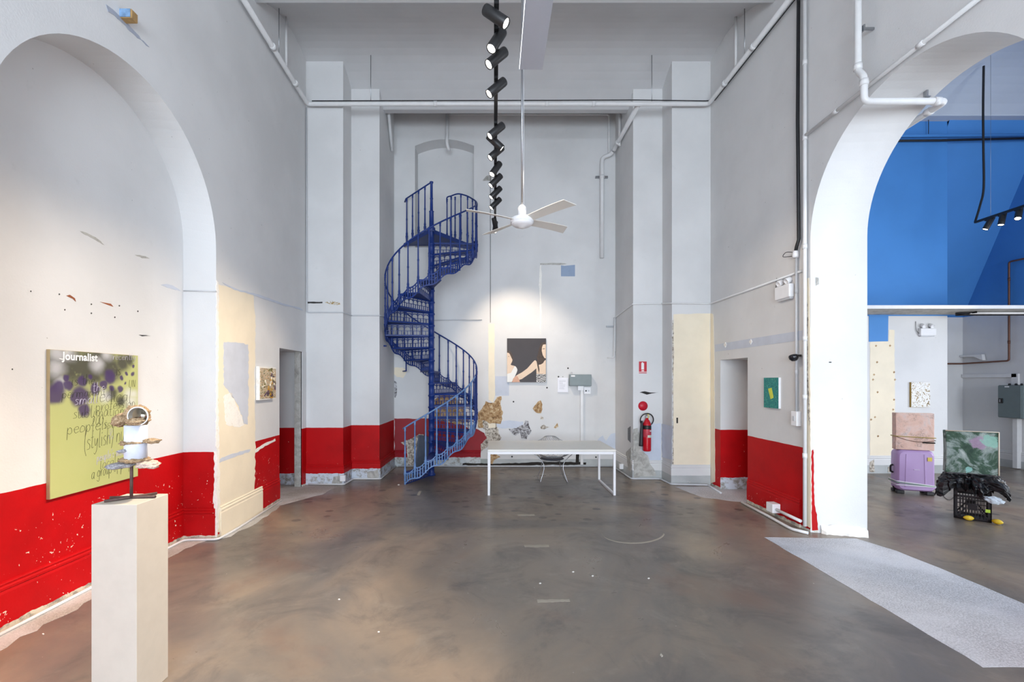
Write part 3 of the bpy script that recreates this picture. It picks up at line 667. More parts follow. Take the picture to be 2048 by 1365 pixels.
# landing at the blind door
pf = [Vector((-.05, -.07, LAND)), Vector((.06, -.06, LAND)), Vector((.69, .84, LAND)), Vector((.69, .897, LAND)), Vector((-.68, .897, LAND)), Vector((-.68, .80, LAND))]
mb = MB(); mb.prism(pf, (0, 0, -.02)); land = mb.build('landing', M['perforated'], stair, inv=False)
for a, b in ((pf[5], pf[0]), (pf[1], pf[2])):
    d = (b - a).normalized(); q = Vector((-d.y, d.x, 0)) * .008
    mb = MB(); mb.prism([a - q, b - q, b + q, a + q], (0, 0, -.075)); mb.build('landing_edge', M['stair'], land, inv=False)
tl = [Vector((0, 0, LAND + .93)), Vector((-.64, .80, LAND + .93)), Vector((-.68, .89, LAND + .90))]
mb = MB(); mb.tube(tl, .014, 8); mb.build('landing_handrail', M['stair'], stair, inv=False)
for k in range(1, 5):
    p = tl[0].lerp(tl[1], k / 4.15); b = copy_tree(bl0, stair); b.data = bl_n
    b.location = (p.x, p.y, LAND + .13); b.rotation_euler = (0, 0, 0)
# upper end of the spiral rail: easing round onto the landing
te = TH0 + (NR - 1) * DTH
mb = MB(); mb.tube(smooth_curve([pol(te, SR, zr(NR - 1)), pol(te + .25, SR, zr(NR - .4)), pol(te + .5, SR - .03, LAND + .99), Vector((.30, .80, LAND + .99)), Vector((.22, .74, LAND + .93)), Vector((.22, .74, LAND + .80))], 6), .014, 8)
mb.build('landing_handrail', M['stair'], stair, inv=False)
for p in (pol(te, SR, -.17), pol(te + .22, SR, -.07), pol(te + .42, SR - .03, .02), Vector((.38, .82, .03)), Vector((.30, .80, .03)), Vector((.22, .74, -.04))):
    b = copy_tree(bl0, stair); b.data = bl_n; b.location = (p.x, p.y, LAND + .15 + p.z)
# ties to the walls
mb = MB(); mb.tube([(-.72, .897, 2.0), (-.60, .62, 2.0)], .014, 6); mb.tube([(-.60, .62, 2.0), (-.60, .62, 2.2)], .014, 6); mb.build('wall_tie', M['stair'], stair, inv=False)
mb = MB(); mb.tube([(-.904, -.03, 2.46), (-.85, -.02, 2.46)], .016, 6); mb.build('wall_tie', M['stair'], stair, inv=False)
# grey board leaning behind the foot of the stair
a, b = Vector((-1.56, 9.12, 0)), Vector((-1.27, 9.6, 0)); d = (b - a).normalized(); q = Vector((-d.y, d.x, 0)) * .03
mb = MB(); mb.prism([a + q * 0, b, b + Vector((0, 0, .62)), a + Vector((.07, .06, .72))], q)
board = tag(mb.build('leaning_board', paint('slate_grey_board', srgb(92, 104, 122), .6, var=.15)), 'slate grey board standing behind the foot of the spiral staircase', 'board')
for o in (board,): bevel(o, .004, 1)

# ================================================================== TABLE AND WIRE CHAIR
M['table_top'] = paint('off_white_laminate', srgb(226, 224, 216), .35, var=.03, bump=0)
t = thing('desk_table', 'long white table with slim steel loop legs in front of the peeling wall', 'table', (.9, 7.75, 0))
X0, X1, Y0, Y1, TH = -.10, 1.908, 7.20, 8.29, .72
mb = MB(); mb.box((X0, Y0, TH - .035), (X1, Y1, TH)); bevel(mb.build('tabletop', M['table_top'], t), .004)
for ya, yb in ((Y0 + .002, Y0 + .03), (Y1 - .03, Y1 - .002)):
    mb = MB(); mb.box((X0 + .04, ya, TH - .075), (X1 - .04, yb, TH - .036)); mb.build('apron', M['white'], t)
for x in (X0 + .002, X1 - .037):
    for y in (Y0 + .002, Y1 - .037):
        mb = MB(); mb.box((x, y, 0), (x + .035, y + .035, TH - .036)); mb.build('leg', M['white'], t)
    mb = MB(); mb.box((x, Y0 + .037, 0), (x + .035, Y1 - .037, .03)); mb.build('foot_rail', M['white'], t)
    mb = MB(); mb.box((x + .001, Y0 + .037, TH - .07), (x + .034, Y1 - .037, TH - .036)); mb.build('end_rail', M['white'], t)

ch = thing('wire_chair', 'diamond shaped steel wire chair standing behind the white table', 'chair', (1.06, 8.44, 0))
prof = [(-.34, .455), (-.18, .40), (0, .365), (.13, .385), (.23, .47), (.30, .60), (.345, .745)]
hw = [.17, .33, .43, .44, .40, .30, .10]
def interp(tab, v):
    v = max(0, min(.9999, v)) * (len(tab) - 1); i = int(v); f = v - i
    a, b = tab[i], tab[i + 1]
    return tuple(x + (y - x) * f for x, y in zip(a, b)) if isinstance(a, tuple) else a + (b - a) * f
def shell(u, v):
    y, z = interp(prof, v); w = interp(hw, v); k = math.sin(PI * min(1, v * 1.05))
    return Vector((u * w, y - .10 * u * u * (v ** 2), z + (.17 * k + .015) * abs(u) ** 2.2 * (1 if v < .6 else max(.2, 1 - (v - .6) * 2.2))))
mb = MB(); N = 9
for k in range(-N, N + 1):
    for sgn in (1, -1):
        pts = []
        for j in range(25):
            v = j / 24; u = (k / N * 2) + sgn * (v * 2 - 1) * 1.0
            if -1 <= u <= 1: pts.append(shell(u, v))
        if len(pts) > 1: mb.tube(pts, .0026, 4, caps=False)
mb.build('wire_shell', M['steel'], ch, inv=False)
rim = [shell(-1, j / 20) for j in range(21)] + [shell(-1 + 2 * j / 6, 1) for j in range(1, 7)] + [shell(1, 1 - j / 20) for j in range(1, 21)] + [shell(1 - 2 * j / 6, 0) for j in range(1, 6)]
mb = MB(); mb.tube(rim, .006, 6, closed=True); mb.build('rim', M['steel'], ch, inv=False)
mb = MB(); mb.lathe([(.001, -.012), (.2, -.012), (.22, 0), (.2, .012), (.001, .012)], 20, Matrix.Translation((0, -.03, .378)) @ Matrix.Diagonal((1, .9, 1, 1))); mb.build('seat_pad', paint('dark_grey_pad', srgb(64, 66, 74), .8), ch, inv=False)
for y0, y1 in ((-.30, -.20), (.18, .12)):
    mb = MB(); mb.tube(smooth_curve([(-.36, y1, .50), (-.17, (y0 + y1) / 2, .30), (-.24, y0, .008), (-.24, y0, .008)], 4), .007, 6)
    mb.tube(smooth_curve([(.36, y1, .50), (.17, (y0 + y1) / 2, .30), (.24, y0, .008), (.24, y0, .008)], 4), .007, 6)
    mb.tube([(-.17, (y0 + y1) / 2, .30), (.17, (y0 + y1) / 2, .30)], .007, 6); mb.build('leg_frame', M['steel'], ch, inv=False)
for x in (-.24, .24):
    mb = MB(); mb.tube([(x, -.30, .008), (x, .18, .008)], .007, 6); mb.build('sled_runner', M['steel'], ch, inv=False)

# ================================================================== CEILING FAN
fan = thing('ceiling_fan', 'white four bladed ceiling fan on a long thin rod', 'fan', (.332, 5.45, 3.68))
mb = MB(); mb.lathe([(.001, -.075), (.03, -.075), (.05, -.06), (.10, -.05), (.125, -.03), (.13, -.02), (.12, -.018), (.14, -.01), (.14, .03), (.11, .05), (.06, .065), (.05, .066)], 28); mb.build('motor_housing', M['white'], fan, inv=False)
mb = MB(); mb.lathe([(.012, .066), (.05, .075), (.052, .16), (.04, .18), (.016, .20), (.012, .20)], 20); mb.build('canopy', M['white'], fan, inv=False)
mb = MB(); mb.tube([(0, 0, .19), (0, 0, 3.68)], .011, 8); mb.build('downrod', M['steel'], fan, inv=False)
mb = MB(); mb.tube([(.019, 0, .19), (.019, 0, 3.68)], .005, 6); mb.build('fan_cable', M['grey_pipe'], fan, inv=False)
M['blade'] = paint('warm_white_blade', srgb(222, 218, 210), .45, var=.03, bump=0)
bm_ = MB(); rows = []
for k in range(9):
    t_ = k / 8; x = .12 + .58 * t_; w = .055 + .02 * t_; sk = .03 * t_
    tilt = math.radians(17 - 4 * t_); z = .02 + .02 * math.sin(t_ * PI * .6)
    rows.append([Vector((x + sk * s_, s_ * w * math.cos(tilt), z - s_ * w * math.sin(tilt))) for s_ in (-1, 1)])
vs = [p for r_ in rows for p in r_] + [p + Vector((0, 0, -.006)) for r_ in rows for p in r_]; n2 = len(rows) * 2
bm_.add(vs, [(2 * k, 2 * k + 2, 2 * k + 3, 2 * k + 1) for k in range(8)] + [(n2 + 2 * k, n2 + 2 * k + 1, n2 + 2 * k + 3, n2 + 2 * k + 2) for k in range(8)] + [(2 * k, 2 * k + n2, 2 * k + 2 + n2, 2 * k + 2) for k in range(8)] + [(2 * k + 1, 2 * k + 3, 2 * k + 3 + n2, 2 * k + 1 + n2) for k in range(8)] + [(16, 17, 17 + n2, 16 + n2), (0, n2, 1 + n2, 1)])
b0 = bm_.build('blade', M['blade'], fan, inv=False)
for k, a in enumerate((35, 126, 203, 314)):
    b = b0 if k == 0 else copy_tree(b0, fan); b.rotation_euler = (0, 0, math.radians(a))

# ================================================================== TRACK LIGHTING
WARM = (1.0, .82, .62)
M['lamp'] = emit('spot_lens_glow', (1, .93, .82, 1), 14)
TZ = 4.6
track = thing('lighting_track', 'long black lighting track hung down the middle of the main room', 'lighting track', (0.02, 5.4, TZ))
mb = MB(); mb.box((-.0, 2.2, TZ - .017), (.037, 8.3, TZ + .017)); mb.build('rail', M['black'], track)
for y in (2.6, 4.2, 5.2, 6.8, 8.0):
    zt = 7.3 if y < 8.5 else 6.9
    mb = MB(); mb.tube([(.0185, y, TZ), (.0185, y, zt)], .0025, 5); mb.build('suspension_wire', M['steel'], track)
def spot_proto():
    root = thing('track_spotlight', '', 'spotlight')
    mb = MB(); mb.box((-.016, -.05, -.04), (.016, .05, -.017)); mb.tube([(0, 0, -.03), (0, 0, -.09)], .009, 8); mb.build('adapter', M['black'], root, inv=False)
    head = MB(); head.lathe([(.018, -.115), (.04, -.112), (.042, -.10), (.042, .095), (.038, .10), (.036, .09), (.034, .088)], 24)
    h = head.build('lamp_body', M['black'], root, inv=False)
    mb = MB(); mb.lathe([(.001, .0), (.034, .0), (.034, .002), (.001, .002)], 20); ln = mb.build('lens', M['lamp'], h, inv=False); ln.location = (0, 0, .089)
    return root
def aim(root, target, power, size=50, col=WARM, blend=.7):
    """turn the head of a spotlight towards a point and give it its beam"""
    h = [c for c in root.children if c.name.startswith('lamp_body')][0]
    p = root.location + Vector((0, 0, -.10)); d = (Vector(target) - p).normalized()
    h.location = (0, 0, -.10); h.rotation_euler = d.to_track_quat('Z', 'Y').to_euler()
    if power:
        ld = bpy.data.lights.new('spot_beam', 'SPOT'); ld.energy = power; ld.spot_size = math.radians(size); ld.spot_blend = blend; ld.color = col; ld.shadow_soft_size = .03
        lo = bpy.data.objects.new('spot_beam', ld); link(lo, h); lo.location = (0, 0, .125); lo.rotation_euler = (PI, 0, 0)
sp0 = spot_proto()
ORD = ['first', 'second', 'third', 'fourth', 'fifth', 'sixth', 'seventh', 'eighth', 'ninth', 'tenth', 'eleventh', 'twelfth', 'thirteenth']
SPOTS = [ # y on the track, aim point, power, beam
    (3.42, (3.6, 2.6, 1.4), 60, 60), (3.66, (-2.0, 2.4, .5), 850, 64), (3.86, (-3.5, 2.6, .8), 100, 62), (4.25, (-3.5, 3.2, .9), 140, 62),
    (4.98, (-3.5, 3.9, 1.0), 140, 60), (5.22, (3.7, 5.7, 1.3), 150, 72), (5.46, (-3.5, 4.5, 1.0), 130, 60), (5.88, (-2.4, 4.4, .4), 170, 62),
    (6.22, (-3.2, 5.5, 1.0), 110, 55), (6.62, (-3.2, 5.9, 1.0), 100, 50), (7.02, (-3.2, 6.3, 1.0), 80, 50), (7.95, (.6, 9.6, 2.0), 200, 74), (8.1, (-.4, 7.0, .7), 30, 55)]
spots = [sp0] + [copy_tree(sp0) for _ in SPOTS[1:]]
far_spots = [copy_tree(sp0) for _ in range(3)]
for k, (y, tg, pw, sz) in enumerate(SPOTS):
    s_ = spots[k]; s_.location = (.0185, y, TZ)
    s_['label'] = f'black cylindrical spotlight, {ORD[k]} along the hanging track counted from the viewer'; s_['group'] = 'spotlights on the long track'
    aim(s_, tg, pw, sz)
# far room: cable drop, track and three heads
tr2 = thing('lighting_track', 'black lighting track hanging in front of the blue wall', 'lighting track', (8.6, 7.0, TZ))
pa, pb = on(1950, 447, pl((0, 7.95, 0), (0, -1, 0))), Vector((8.42, 4.8, TZ))
TZ2 = pa.z
mb = MB(); q = Vector((.018, 0, 0)); pb = Vector((pa.x - .05, 4.6, TZ2)); mb.prism([pa - q, pa + q, pb + q, pb - q], (0, 0, .034)); mb.build('rail', M['black'], tr2)
mb = MB(); mb.tube(smooth_curve([pa + Vector((0, 0, .02)), pa + Vector((.09, 0, .32)), pa + Vector((.15, 0, .62)), pa + Vector((.145, 0, 1.3)), pa + Vector((.14, 0, 2.0)), pa + Vector((.15, 0, 2.72))], 6), .016, 8); mb.build('feed_cable', M['cable'], tr2)
for y in (7.7, 6.0):
    mb = MB(); mb.tube([(pa.x, y, TZ2 + .03), (pa.x, y, 7.25)], .002, 5); mb.build('suspension_wire', M['steel'], tr2)
for k, (y, tg, pw, nm) in enumerate(((7.73, (7.4, 8.3, 2.0), 60, 'at the corner end'), (7.52, (7.4, 7.4, 1.0), 45, 'in the middle'), (7.28, (6.8, 6.4, 1.6), 90, 'nearest the viewer'))):
    s_ = far_spots[k]; s_.location = (pa.x - (7.95 - y) * .015, y, TZ2 + .017); s_['label'] = f'black spotlight on the far room track, {nm}'; s_['group'] = 'spotlights in the far room'
    aim(s_, tg, pw, 80)

# ================================================================== HANGING LINEAR PENDANTS
M['diffuser'] = emit('pendant_diffuser', (.93, .96, 1, 1), 2.2)
M['housing'] = paint('pale_grey_housing', srgb(176, 178, 188), .5, var=.02, bump=0)
def pendant(x0, x1, y0, y1, z, label, wide=.012, both=True):
    p = thing('linear_pendant', label, 'pendant lamp', ((x0 + x1) / 2, (y0 + y1) / 2, z), group='linear pendants')
    mb = MB(); mb.box((x0, y0, z), (x1, y1, z + .03)); mb.build('housing', M['housing'], p)
    mb = MB(); mb.box((x0 - .004, y0, z + .004), (x0, y1, z + .004 + wide)); mb.build('edge_diffuser', M['diffuser'], p)
    if both: mb = MB(); mb.box((x1, y0, z + .004), (x1 + .004, y1, z + .004 + wide)); mb.build('edge_diffuser', M['diffuser'], p)
    mb = MB(); mb.box((x0 + .03, y0 + .05, z + .03), (x1 - .03, y1 - .05, z + .034)); mb.build('top_diffuser', M['diffuser'], p)
    for y in (y0 + .3, y1 - .3):
        mb = MB(); mb.tube([((x0 + x1) / 2, y, z + .03), ((x0 + x1) / 2, y, 7.1)], .002, 5); mb.build('suspension_wire', M['steel'], p)
pendant(.28, .53, 2.6, 5.03, 5.2, 'flat white hanging pendant lamp panel in front of the fan rod', .012, False)
pendant(4.62, 4.87, 3.0, 4.9, 5.0, 'white hanging pendant lamp just beyond the big arch', .03)

# ================================================================== PICTURES
def text(name, body, size, px, plane, xd, mat, parent, lift=.002, shear=0, bold=0, spacing=1, sx=1):
    cu = bpy.data.curves.new(name, 'FONT'); cu.body = body; cu.size = size; cu.shear = shear; cu.offset = bold; cu.space_character = spacing; cu.extrude = .0006
    o = bpy.data.objects.new(name, cu); COL.objects.link(o)
    dg = bpy.context.evaluated_depsgraph_get(); me = bpy.data.meshes.new_from_object(o.evaluated_get(dg))
    bpy.data.objects.remove(o)
    x = Vector(xd).normalized(); z = plane[1]; y = z.cross(x); p = on(px[0], px[1], plane, lift)
    me.transform(Matrix(((x.x * sx, y.x, z.x, p.x), (x.y * sx, y.y, z.y, p.y), (x.z * sx, y.z, z.z, p.z), (0, 0, 0, 1))))
    me.materials.clear(); me.materials.append(mat)
    o = bpy.data.objects.new(name, me); COL.objects.link(o); o.parent = parent
    return o
CANV = pl((-3.50, 0, 0), (1, 0, 0))
def zj(x, y): return (90 + x / 5.69, 690 + y / 5.69)
def journal_mat():
    t = NT('sprayed_green_canvas'); co = t.pos(); z = t.sep(co)[2]
    wob = t.n('ShaderNodeVectorMath', operation='ADD'); nz = t.n('ShaderNodeTexNoise'); nz.inputs['Scale'].default_value = 9; t.l(co, nz.inputs['Vector'])
    sc = t.n('ShaderNodeVectorMath', operation='SCALE'); sc.inputs['Scale'].default_value = .06; t.l(nz.outputs['Color'], sc.inputs[0]); t.l(co, wob.inputs[0]); t.l(sc.outputs[0], wob.inputs[1])
    def blobs(lst, soft):
        acc = None
        for x, y, r in lst:
            c = on(*zj(x, y), CANV) + Vector((.03, .03, .03)); d = t.n('ShaderNodeVectorMath', operation='DISTANCE'); t.l(wob.outputs[0], d.inputs[0]); d.inputs[1].default_value = c
            R = r / 5.69 / 215 * 1.3; f = t.math('SUBTRACT', 1, t.step(d.outputs['Value'], R * (1 - soft), R * (1 + soft)))
            acc = f if acc is None else t.math('MAXIMUM', acc, f)
        return acc
    f = t.noise(co, 3, 5); col = t.mix(f, srgb(188, 190, 128), srgb(176, 182, 114))
    dark = blobs([(170, 200, 150), (330, 240, 150), (500, 230, 140), (640, 250, 110), (760, 280, 110), (880, 210, 80), (950, 170, 60), (560, 340, 90), (760, 560, 60), (860, 640, 50), (450, 330, 80), (120, 380, 90), (250, 150, 130), (700, 200, 110), (600, 150, 100)], .6)
    dark = t.math('MULTIPLY', dark, t.step(t.noise(co, 9, 5, .6), .12, .4))
    col = t.mix(t.math('MULTIPLY', dark, .9), col, srgb(50, 47, 50))
    wh = blobs([(140, 90, 70), (250, 90, 60), (130, 270, 60), (600, 230, 55), (700, 110, 50), (680, 590, 50), (960, 560, 45), (1010, 560, 40), (980, 650, 60), (180, 440, 50)], .9)
    col = t.mix(t.math('MULTIPLY', wh, .6), col, srgb(226, 226, 232))
    pu = blobs([(110, 560, 80), (150, 500, 60), (250, 380, 28), (265, 460, 44), (330, 600, 40), (400, 590, 85), (450, 750, 60), (570, 510, 50), (670, 450, 44), (760, 490, 24), (740, 370, 60), (855, 510, 30), (865, 375, 19), (930, 330, 17), (1000, 340, 20), (1000, 245, 18), (915, 435, 16), (420, 420, 45), (515, 370, 20)], .35)
    col = t.mix(t.math('MULTIPLY', pu, .92), col, srgb(66, 44, 94))
    return t.done(col, .55)
big = thing('canvas_painting', 'large green canvas with dark and purple spray and handwriting on the niche wall', 'painting', (-3.515, 4.07, .856))
mb = MB(); mb.box((-3.529, 3.626, .856), (-3.502, 4.523, 2.042)); mb.build('canvas_edge', paint('raw_wood_edge', srgb(190, 168, 128), .7), big)
mb = MB(); mb.box((-3.503, 3.628, .858), (-3.50, 4.521, 2.040)); mb.build('canvas', journal_mat(), big)
M['ink'] = paint('black_pencil', srgb(58, 60, 40), .8); M['chalk'] = paint('white_paint', srgb(245, 245, 245), .7); M['chalk2'] = paint('pale_violet_pencil', srgb(196, 188, 206), .8)
# single-stroke handwriting: (advance, strokes) on a unit with x-height .5 and ascender 1
GL = {
 'a': (.55, [[(.42, .42), (.25, .5), (.05, .35), (.04, .1), (.18, 0), (.36, .12), (.42, .5), (.42, .08), (.52, 0)]]), 'b': (.55, [[(.05, 1), (.05, 0), (.05, .35), (.22, .5), (.42, .35), (.42, .12), (.25, 0), (.05, .08)]]),
 'c': (.5, [[(.42, .42), (.25, .5), (.05, .3), (.08, .06), (.25, 0), (.44, .1)]]), 'd': (.55, [[(.42, .4), (.22, .5), (.05, .3), (.06, .08), (.2, 0), (.4, .12)], [(.42, 1), (.43, 0)]]),
 'e': (.5, [[(.05, .25), (.4, .3), (.36, .47), (.2, .5), (.05, .3), (.08, .06), (.22, 0), (.44, .1)]]), 'f': (.4, [[(.4, .92), (.26, 1), (.16, .85), (.15, -.3)], [(0, .48), (.34, .5)]]),
 'g': (.55, [[(.42, .42), (.22, .5), (.05, .3), (.08, .08), (.24, .02), (.42, .2), (.44, .48), (.42, -.2), (.25, -.36), (.02, -.25)]]), 'h': (.55, [[(.06, 1), (.05, 0), (.08, .32), (.25, .5), (.4, .38), (.43, 0)]]),
 'i': (.25, [[(.1, .5), (.1, .05), (.18, 0)], [(.1, .68), (.12, .72)]]), 'l': (.28, [[(.1, 1), (.1, .05), (.2, 0)]]), 'm': (.8, [[(.05, .5), (.05, 0), (.1, .38), (.22, .5), (.34, .36), (.35, 0), (.4, .36), (.54, .5), (.66, .36), (.68, 0)]]),
 'n': (.55, [[(.05, .5), (.05, 0), (.1, .34), (.26, .5), (.4, .36), (.43, 0)]]), 'o': (.52, [[(.24, .5), (.05, .34), (.07, .06), (.24, 0), (.42, .16), (.4, .42), (.22, .5)]]),
 'p': (.55, [[(.05, .5), (.06, -.4), (.06, .3), (.24, .5), (.42, .34), (.4, .1), (.24, 0), (.06, .1)]]), 'r': (.4, [[(.05, .5), (.06, 0), (.1, .3), (.2, .46), (.36, .5)]]), 's': (.45, [[(.38, .44), (.2, .5), (.08, .38), (.32, .2), (.3, .03), (.05, 0)]]),
 't': (.4, [[(.16, .9), (.15, .08), (.24, 0), (.34, .05)], [(0, .56), (.34, .6)]]), 'u': (.55, [[(.05, .5), (.06, .1), (.18, 0), (.36, .1), (.42, .5), (.42, .06), (.5, 0)]]), 'v': (.5, [[(.02, .5), (.2, 0), (.42, .5)]]),
 'y': (.5, [[(.03, .5), (.1, .15), (.26, .1), (.4, .5), (.34, -.1), (.16, -.38), (0, -.28)]]), 'U': (.65, [[(.05, 1), (.06, .2), (.22, 0), (.45, .15), (.5, 1)]]), 'N': (.65, [[(.05, 0), (.06, 1), (.48, 0), (.5, 1)]]), 'I': (.3, [[(.1, 1), (.1, 0)]]), 'S': (.55, [[(.45, .9), (.2, 1), (.06, .75), (.4, .35), (.35, .04), (.04, .06)]]),
 '(': (.3, [[(.25, 1.1), (.06, .7), (.06, .1), (.24, -.3)]]), ')': (.3, [[(.02, 1.1), (.2, .7), (.2, .1), (.02, -.3)]]), "'": (.18, [[(.1, 1), (.06, .85)]]), '2': (.5, [[(.05, .8), (.2, 1), (.4, .8), (.3, .4), (.04, 0), (.44, .04)]]), '0': (.5, [[(.24, 1), (.05, .7), (.07, .2), (.24, 0), (.42, .3), (.4, .8), (.22, 1)]]),
 '&': (.6, [[(.5, 0), (.1, .7), (.2, 1), (.36, .8), (.06, .25), (.2, 0), (.5, .35)]]), ' ': (.35, [])}
def ptext(body, size, x, y, mat=M['ink'], shear=.1, w=.0012, sx=1.0, slope=.04):
    """handwritten words on the canvas; x, y: lower start in the enlarged view of the photograph"""
    p = on(*zj(x, y), CANV, .0012); r = random.Random(len(body) * 31 + int(x)); mb = MB(); cx = 0; sx = min(sx, (4.50 - p.y) / (size * (sum(GL[c][0] + .025 for c in body) + .12)))
    for chh in body:
        adv, st = GL[chh]
        for s_ in st:
            pts = [Vector((p.x, p.y + (cx + a_ + b_ * shear + r.uniform(-.03, .03)) * size * sx, p.z + (b_ + r.uniform(-.03, .03) + cx * slope) * size)) for a_, b_ in s_]
            if len(pts) > 2: pts = smooth_curve(pts, 3)
            mb.tube(pts, w, 4)
        cx += adv + r.uniform(-.02, .06)
    return mb.build('handwriting', mat, big)
o = text('lettering', 'Journalist', .09, zj(200, 168), CANV, (0, 1, 0), M['chalk'], None, .002, 0, .0025, 1.04, .92); o.parent = big; o.matrix_parent_inverse = Matrix.Translation(-Vector(big.location))
q = [on(*zj(a_, b_), CANV, .0025) for a_, b_ in ((160, 152), (205, 160), (215, 150), (222, 166), (195, 172), (162, 160))]; mb = MB(); mb.prism(q, (-.002, 0, 0)); mb.build('lettering_tail', M['chalk'], big)
ptext('recently', .07, 770, 170, M['chalk2'])
ptext('is the', .085, 300, 460); ptext('permanent', .085, 190, 610); ptext('medical', .135, 490, 655, slope=-.03); ptext('the', .085, 540, 535, M['chalk2'], w=.002)
ptext('small', .09, 335, 685, M['chalk2'], w=.0025); ptext('profession', .095, 575, 755); ptext('sublimations)', .10, 315, 840, slope=-.01); ptext('200', .085, 520, 925)
ptext("people's relief", .11, 245, 1025, w=.0014); ptext('list or', .10, 640, 965); ptext('(stylish) nurse', .165, 445, 1200, w=.0014, sx=.85)
ptext('UN', .07, 955, 485); ptext('IS', .06, 810, 350); ptext('&', .10, 720, 1085, M['chalk2'])
ptext("people's movement", .075, 590, 1330, M['chalk2'], w=.002); ptext('local artist', .10, 625, 1415); ptext('a group of people', .11, 530, 1530, w=.0014, sx=.85)

# portrait painting on the back wall
port = thing('figure_painting', 'square dark painting of two people reaching, hung on the back wall', 'painting', (.69, 9.63, 1.77))
PP = pl((0, 9.61, 0), (0, -1, 0))
def zp(l): return [(1000 + x / 11.375, 660 + y / 11.375) for x, y in l]
a, b = on(1014.2, 677.2, PP), on(1092, 765, PP)
mb = MB(); mb.box((a.x, 9.61, b.z), (b.x, 9.648, a.z)); mb.build('canvas', paint('near_black_brown_paint', srgb(52, 42, 42), .5, var=.2, scale=4), port)
skin, skin2 = paint('painted_skin', srgb(234, 208, 182), .6, var=.06, scale=8), paint('painted_skin_shade', srgb(222, 172, 144), .6)
hair, dress = paint('painted_brown_hair', srgb(84, 66, 54), .6, var=.5, scale=30), paint('painted_white_dress', srgb(240, 238, 232), .6, var=.04)
def zebra():
    t = NT('painted_zebra_cloth'); w = t.n('ShaderNodeTexWave'); w.bands_direction = 'Z'; w.inputs['Scale'].default_value = 11; w.inputs['Distortion'].default_value = 9; w.inputs['Detail'].default_value = 2; w.inputs['Detail Scale'].default_value = 1.6
    t.l(t.pos(), w.inputs['Vector']); return t.done(t.ramp(w.outputs['Fac'], [(.45, srgb(36, 34, 36)), (.55, srgb(225, 222, 218))]), .6)
def pp(name, pts, mat, l):
    o = patch(name, zp(pts), PP, mat, None, l); o.parent = port; o.matrix_parent_inverse = Matrix.Translation(-Vector(port.location))
pp('painted_hair', [(162, 470), (220, 480), (262, 530), (296, 600), (305, 680), (290, 740), (250, 800), (200, 760), (162, 560)], hair, .001)
pp('painted_figure', [(162, 520), (205, 530), (230, 570), (262, 640), (285, 690), (270, 735), (242, 790), (255, 805), (300, 815), (350, 830), (382, 870), (396, 915), (385, 960), (340, 1060), (265, 1192), (162, 1192)], skin, .0016)
pp('painted_dress', [(162, 1005), (250, 980), (330, 835), (352, 832), (382, 870), (396, 915), (385, 960), (340, 1060), (265, 1192), (162, 1192)], dress, .0022)
pp('painted_figure', [(360, 1050), (420, 1012), (500, 970), (620, 880), (700, 790), (760, 722), (800, 690), (850, 740), (870, 800), (920, 790), (1043, 680), (1043, 1010), (830, 1005), (825, 880), (720, 970), (600, 1050), (500, 1120), (440, 1140), (452, 1192), (272, 1192), (300, 1110)], skin, .0026)
pp('painted_hand', [(360, 1050), (400, 1060), (440, 1140), (452, 1192), (272, 1192), (300, 1110)], skin2, .003)
pp('painted_hair', [(1043, 280), (960, 292), (905, 370), (882, 450), (862, 560), (832, 620), (850, 680), (880, 760), (920, 795), (980, 760), (1012, 700), (1030, 640), (1043, 600)], hair, .0032)
pp('painted_hair', [(828, 700), (858, 700), (880, 800), (898, 900), (890, 1000), (872, 930), (850, 820)], hair, .0034)
pp('painted_face', [(1043, 330), (980, 338), (955, 400), (950, 480), (970, 570), (1010, 640), (1043, 655)], skin, .0038)
pp('painted_feature', [(970, 430), (1010, 425), (1024, 435), (1010, 440), (972, 442)], hair, .0042)
pp('painted_feature', [(180, 606), (200, 600), (214, 608), (198, 612)], hair, .0042)
pp('painted_dress', [(825, 1010), (1043, 1010), (1043, 1192), (830, 1192)], zebra(), .0036)

def abstract(name, stops, scale, dist=2.0, rough=.55, bump=.3, co='pos', interp='LINEAR', sc=(1, 1, 1)):
    t = NT(name); c = t.pos() if co == 'pos' else t.obj(); mp = t.n('ShaderNodeMapping'); mp.inputs['Scale'].default_value = sc; t.l(c, mp.inputs[0])
    f = t.noise(mp.outputs[0], scale, 5, .6, dist); t.bump(f, bump, .01); return t.done(t.ramp(f, stops, interp), rough)
# small thick collage on the niche wall
col = thing('small_painting', 'small thickly textured painting beside the narrow doorway', 'painting', (-3.2, 6.5, 1.5))
LC = pl(L0 + LEFT[1] * .05, LEFT[1])
a, b = on(519, 735, LC), on(551.5, 734, LC); c, d = on(519.5, 801, LC), on(551, 798, LC)
zt, zb = (a.z + b.z) / 2, (c.z + d.z) / 2
def wallbox(p, q, z0, z1, plane, depth, name, mat, parent, o=0):
    n = plane[1]; mb = MB(); pts = [Vector((p.x, p.y, z0)), Vector((q.x, q.y, z0)), Vector((q.x, q.y, z1)), Vector((p.x, p.y, z1))]
    mb.prism([v + n * o for v in pts], -n * depth); return mb.build(name, mat, parent)
wallbox(a, b, zb, zt, LC, .046, 'canvas', M['filler'], col)
wallbox(a.lerp(b, .03), a.lerp(b, .98), zb + .015, zt - .02, LC, .008, 'impasto', abstract('collage_paint', [(.3, srgb(60, 44, 40)), (.42, srgb(126, 116, 52)), (.5, srgb(226, 214, 196)), (.58, srgb(198, 148, 60)), (.66, srgb(104, 92, 110))], 14, 3, .5, 1), col, .006)
r = random.Random(3)
